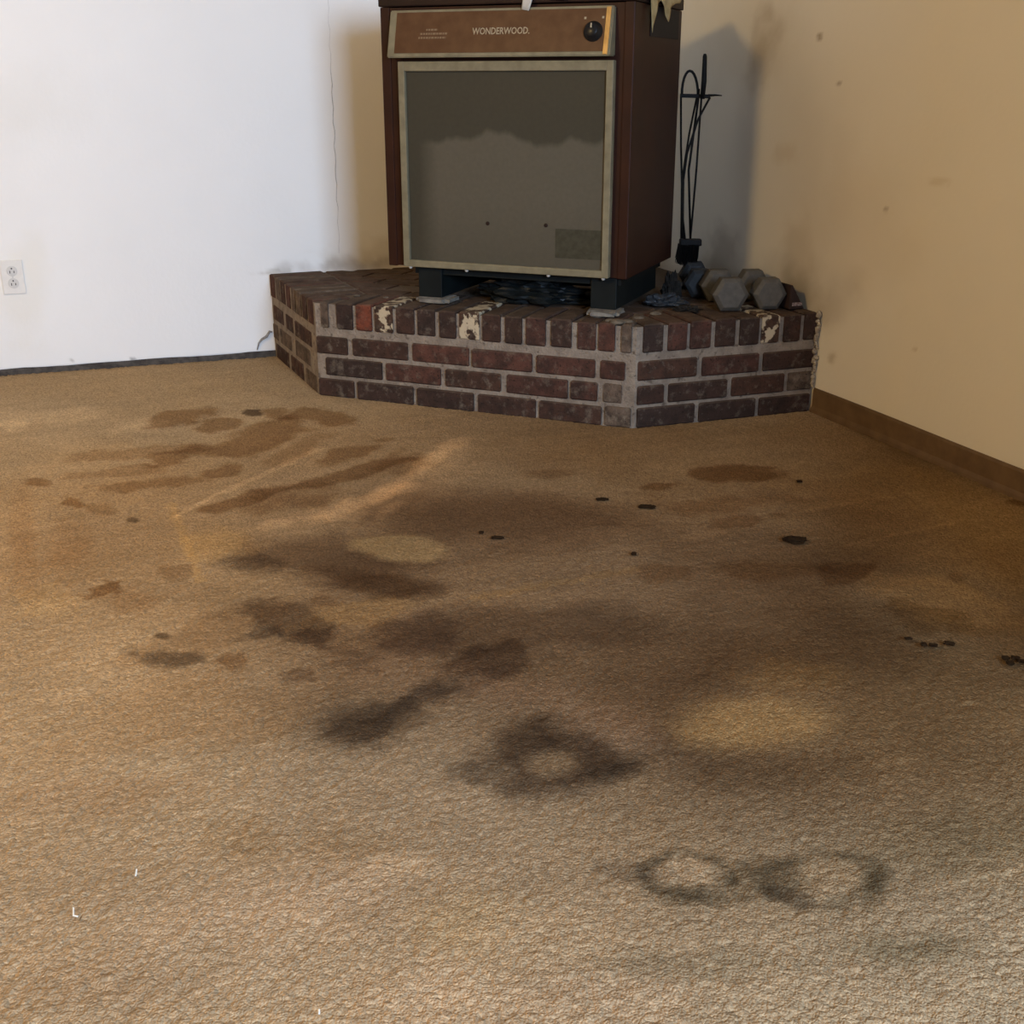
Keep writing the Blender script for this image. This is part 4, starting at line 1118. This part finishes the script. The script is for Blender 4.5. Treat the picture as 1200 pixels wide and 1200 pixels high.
for zz in (0.0205, -0.0205):
    bm = bmesh.new(); add_lathe(bm, oc + UZ * zz + LN * 0.006, LN, [(0, 0.0172), (0.0025, 0.0172), (0.0032, 0.0162)], 20)
    s = opart('socket', bm, sock)
    bm = bmesh.new()
    obx(bm, -0.0064, zz - 0.003, 0.0088, 0.0097, 0.0028, 0.0088); obx(bm, 0.0064, zz - 0.003, 0.0088, 0.0097, 0.0028, 0.0075)
    add_lathe(bm, oc + UZ * (zz + 0.0085) + LN * 0.0088, LN, [(0, 0.0028), (0.0009, 0.0028)], 10)
    opart('slots', bm, slot, s)
bm = bmesh.new(); add_lathe(bm, oc + LN * 0.0065, LN, [(0, 0.0032), (0.0012, 0.0028)], 12); opart('screw', bm, sock)

# torn caulk curling off the left wall beside the hearth
bm = bmesh.new()
pts = [on_plane(u, v, COR + LN * 0.004, LN) + LN * dd for u, v, dd in ((318.5, 389, 0), (316, 388, .004), (312, 394, .008), (307, 397, .006), (303.5, 402, .003), (301.5, 410, .001))]
add_tube(bm, pts, [0.004, 0.0045, 0.004, 0.0042, 0.0035, 0.0022], 6)
for v in bm.verts: v.co += Vector((random.uniform(-1, 1), random.uniform(-1, 1), random.uniform(-1, 1))) * 0.0009
tag(from_bm('caulk_strip', bm, simple('grey_caulk', (0.36, 0.34, 0.31, 1), (0.2, 0.18, 0.16, 1), 90, 0.9)), 'grey torn caulk strip curling off left wall beside the hearth', 'caulk')

# ------------------------------------------------------------------ crumbs of bark and lint on the carpet
bark = simple('bark', (0.016, 0.008, 0.0035, 1), (0.028, 0.015, 0.006, 1), 120, 1.0, spec=0.05)
lint = simple('white_lint', (0.72, 0.68, 0.58, 1), (0.6, 0.55, 0.46, 1), 120, 0.9)
G = 'bark bits dropped on the carpet'
crumbs = [
    (758, 596, 17, 5, 5, 'flat dark bark chip on the carpet in front of the hearth, larger of two'),
    (705, 587, 12, 4, 0, 'small dark bark chip on the carpet, nearest the hearth front'),
    (932, 636, 24, 9, 12, 'largest dark bark chip, lying alone on the right side of the carpet'),
    (583, 632, 12, 4, 4, 'thin dark bark sliver on the brown stain, left of the other chips'),
    (564, 626, 5, 3, 0, 'tiny dark bark crumb beside the thin sliver'),
    (743, 651, 6, 4, 10, 'tiny dark crumb on the carpet below the flat bark chip'),
    (937, 566, 6, 3, 0, 'tiny dark crumb on the carpet nearest the right skirting'),
    (1064, 753, 7, 3, -5, 'first crumb from the left in the dark row on the right'),
    (1082, 760, 6, 4, 0, 'round dark crumb, second from left in the row on the right'),
    (1093, 761, 8, 4, 0, 'round dark crumb, third from left in the row on the right'),
    (1112, 759, 10, 5, 25, 'slanting dark crumb ending the row on the right'),
    (1178, 776, 9, 4, -5, 'dark crumb at the left of the cluster by the right picture edge'),
    (1189, 776, 9, 4, 5, 'dark crumb at the top of the cluster by the right picture edge'),
    (1183, 782, 8, 5, 0, 'dark crumb at the bottom of the cluster by the right picture edge'),
    (1197, 780, 12, 4, 15, 'dark crumb at the far right of the cluster by the right picture edge'),
]
for i, (u, v, w_, h_, ang, lab) in enumerate(crumbs):
    p = on_floor(u, v); sc_ = p.y * math.cos(PITCH) + H * math.sin(PITCH)
    sx = w_ * sc_ / FPX; sy = max(0.006, h_ * sc_ / FPX * 1.6); sz = max(0.004, h_ * sc_ / FPX * 0.45)
    zz = 0.002 + (0.004 if v > 690 else 0)
    bm = lump(Vector((p.x, p.y, zz + sz / 2)), sx, sy, sz, math.radians(-ang), 0.55, seed=20 + i)
    tag(from_bm('bark_chip', bm, bark), lab, 'bark', G)
for i, (pts, lab) in enumerate((([(86, 1064), (86, 1073), (91, 1074)], 'white bent lint thread on the carpet at lower left'),
                                ([(160, 1019), (159, 1026)], 'short pale lint thread on the carpet, right of the bent one'),
                                ([(374, 1183), (374, 1188)], 'pale lint speck on the carpet at the bottom'))):
    bm = bmesh.new()
    add_tube(bm, [on_floor(u, v, 0.009) for u, v in pts], 0.0011, 6)
    tag(from_bm('lint_thread', bm, lint), lab, 'lint', 'lint on the carpet')
p = on_floor(401, 464.5)
tag(from_bm('plaster_crumb', lump(Vector((p.x, p.y, 0.009)), 0.020, 0.014, 0.012, 0.3, 0.5, seed=77), lint), 'white plaster crumb at the foot of the hearth front', 'crumb')
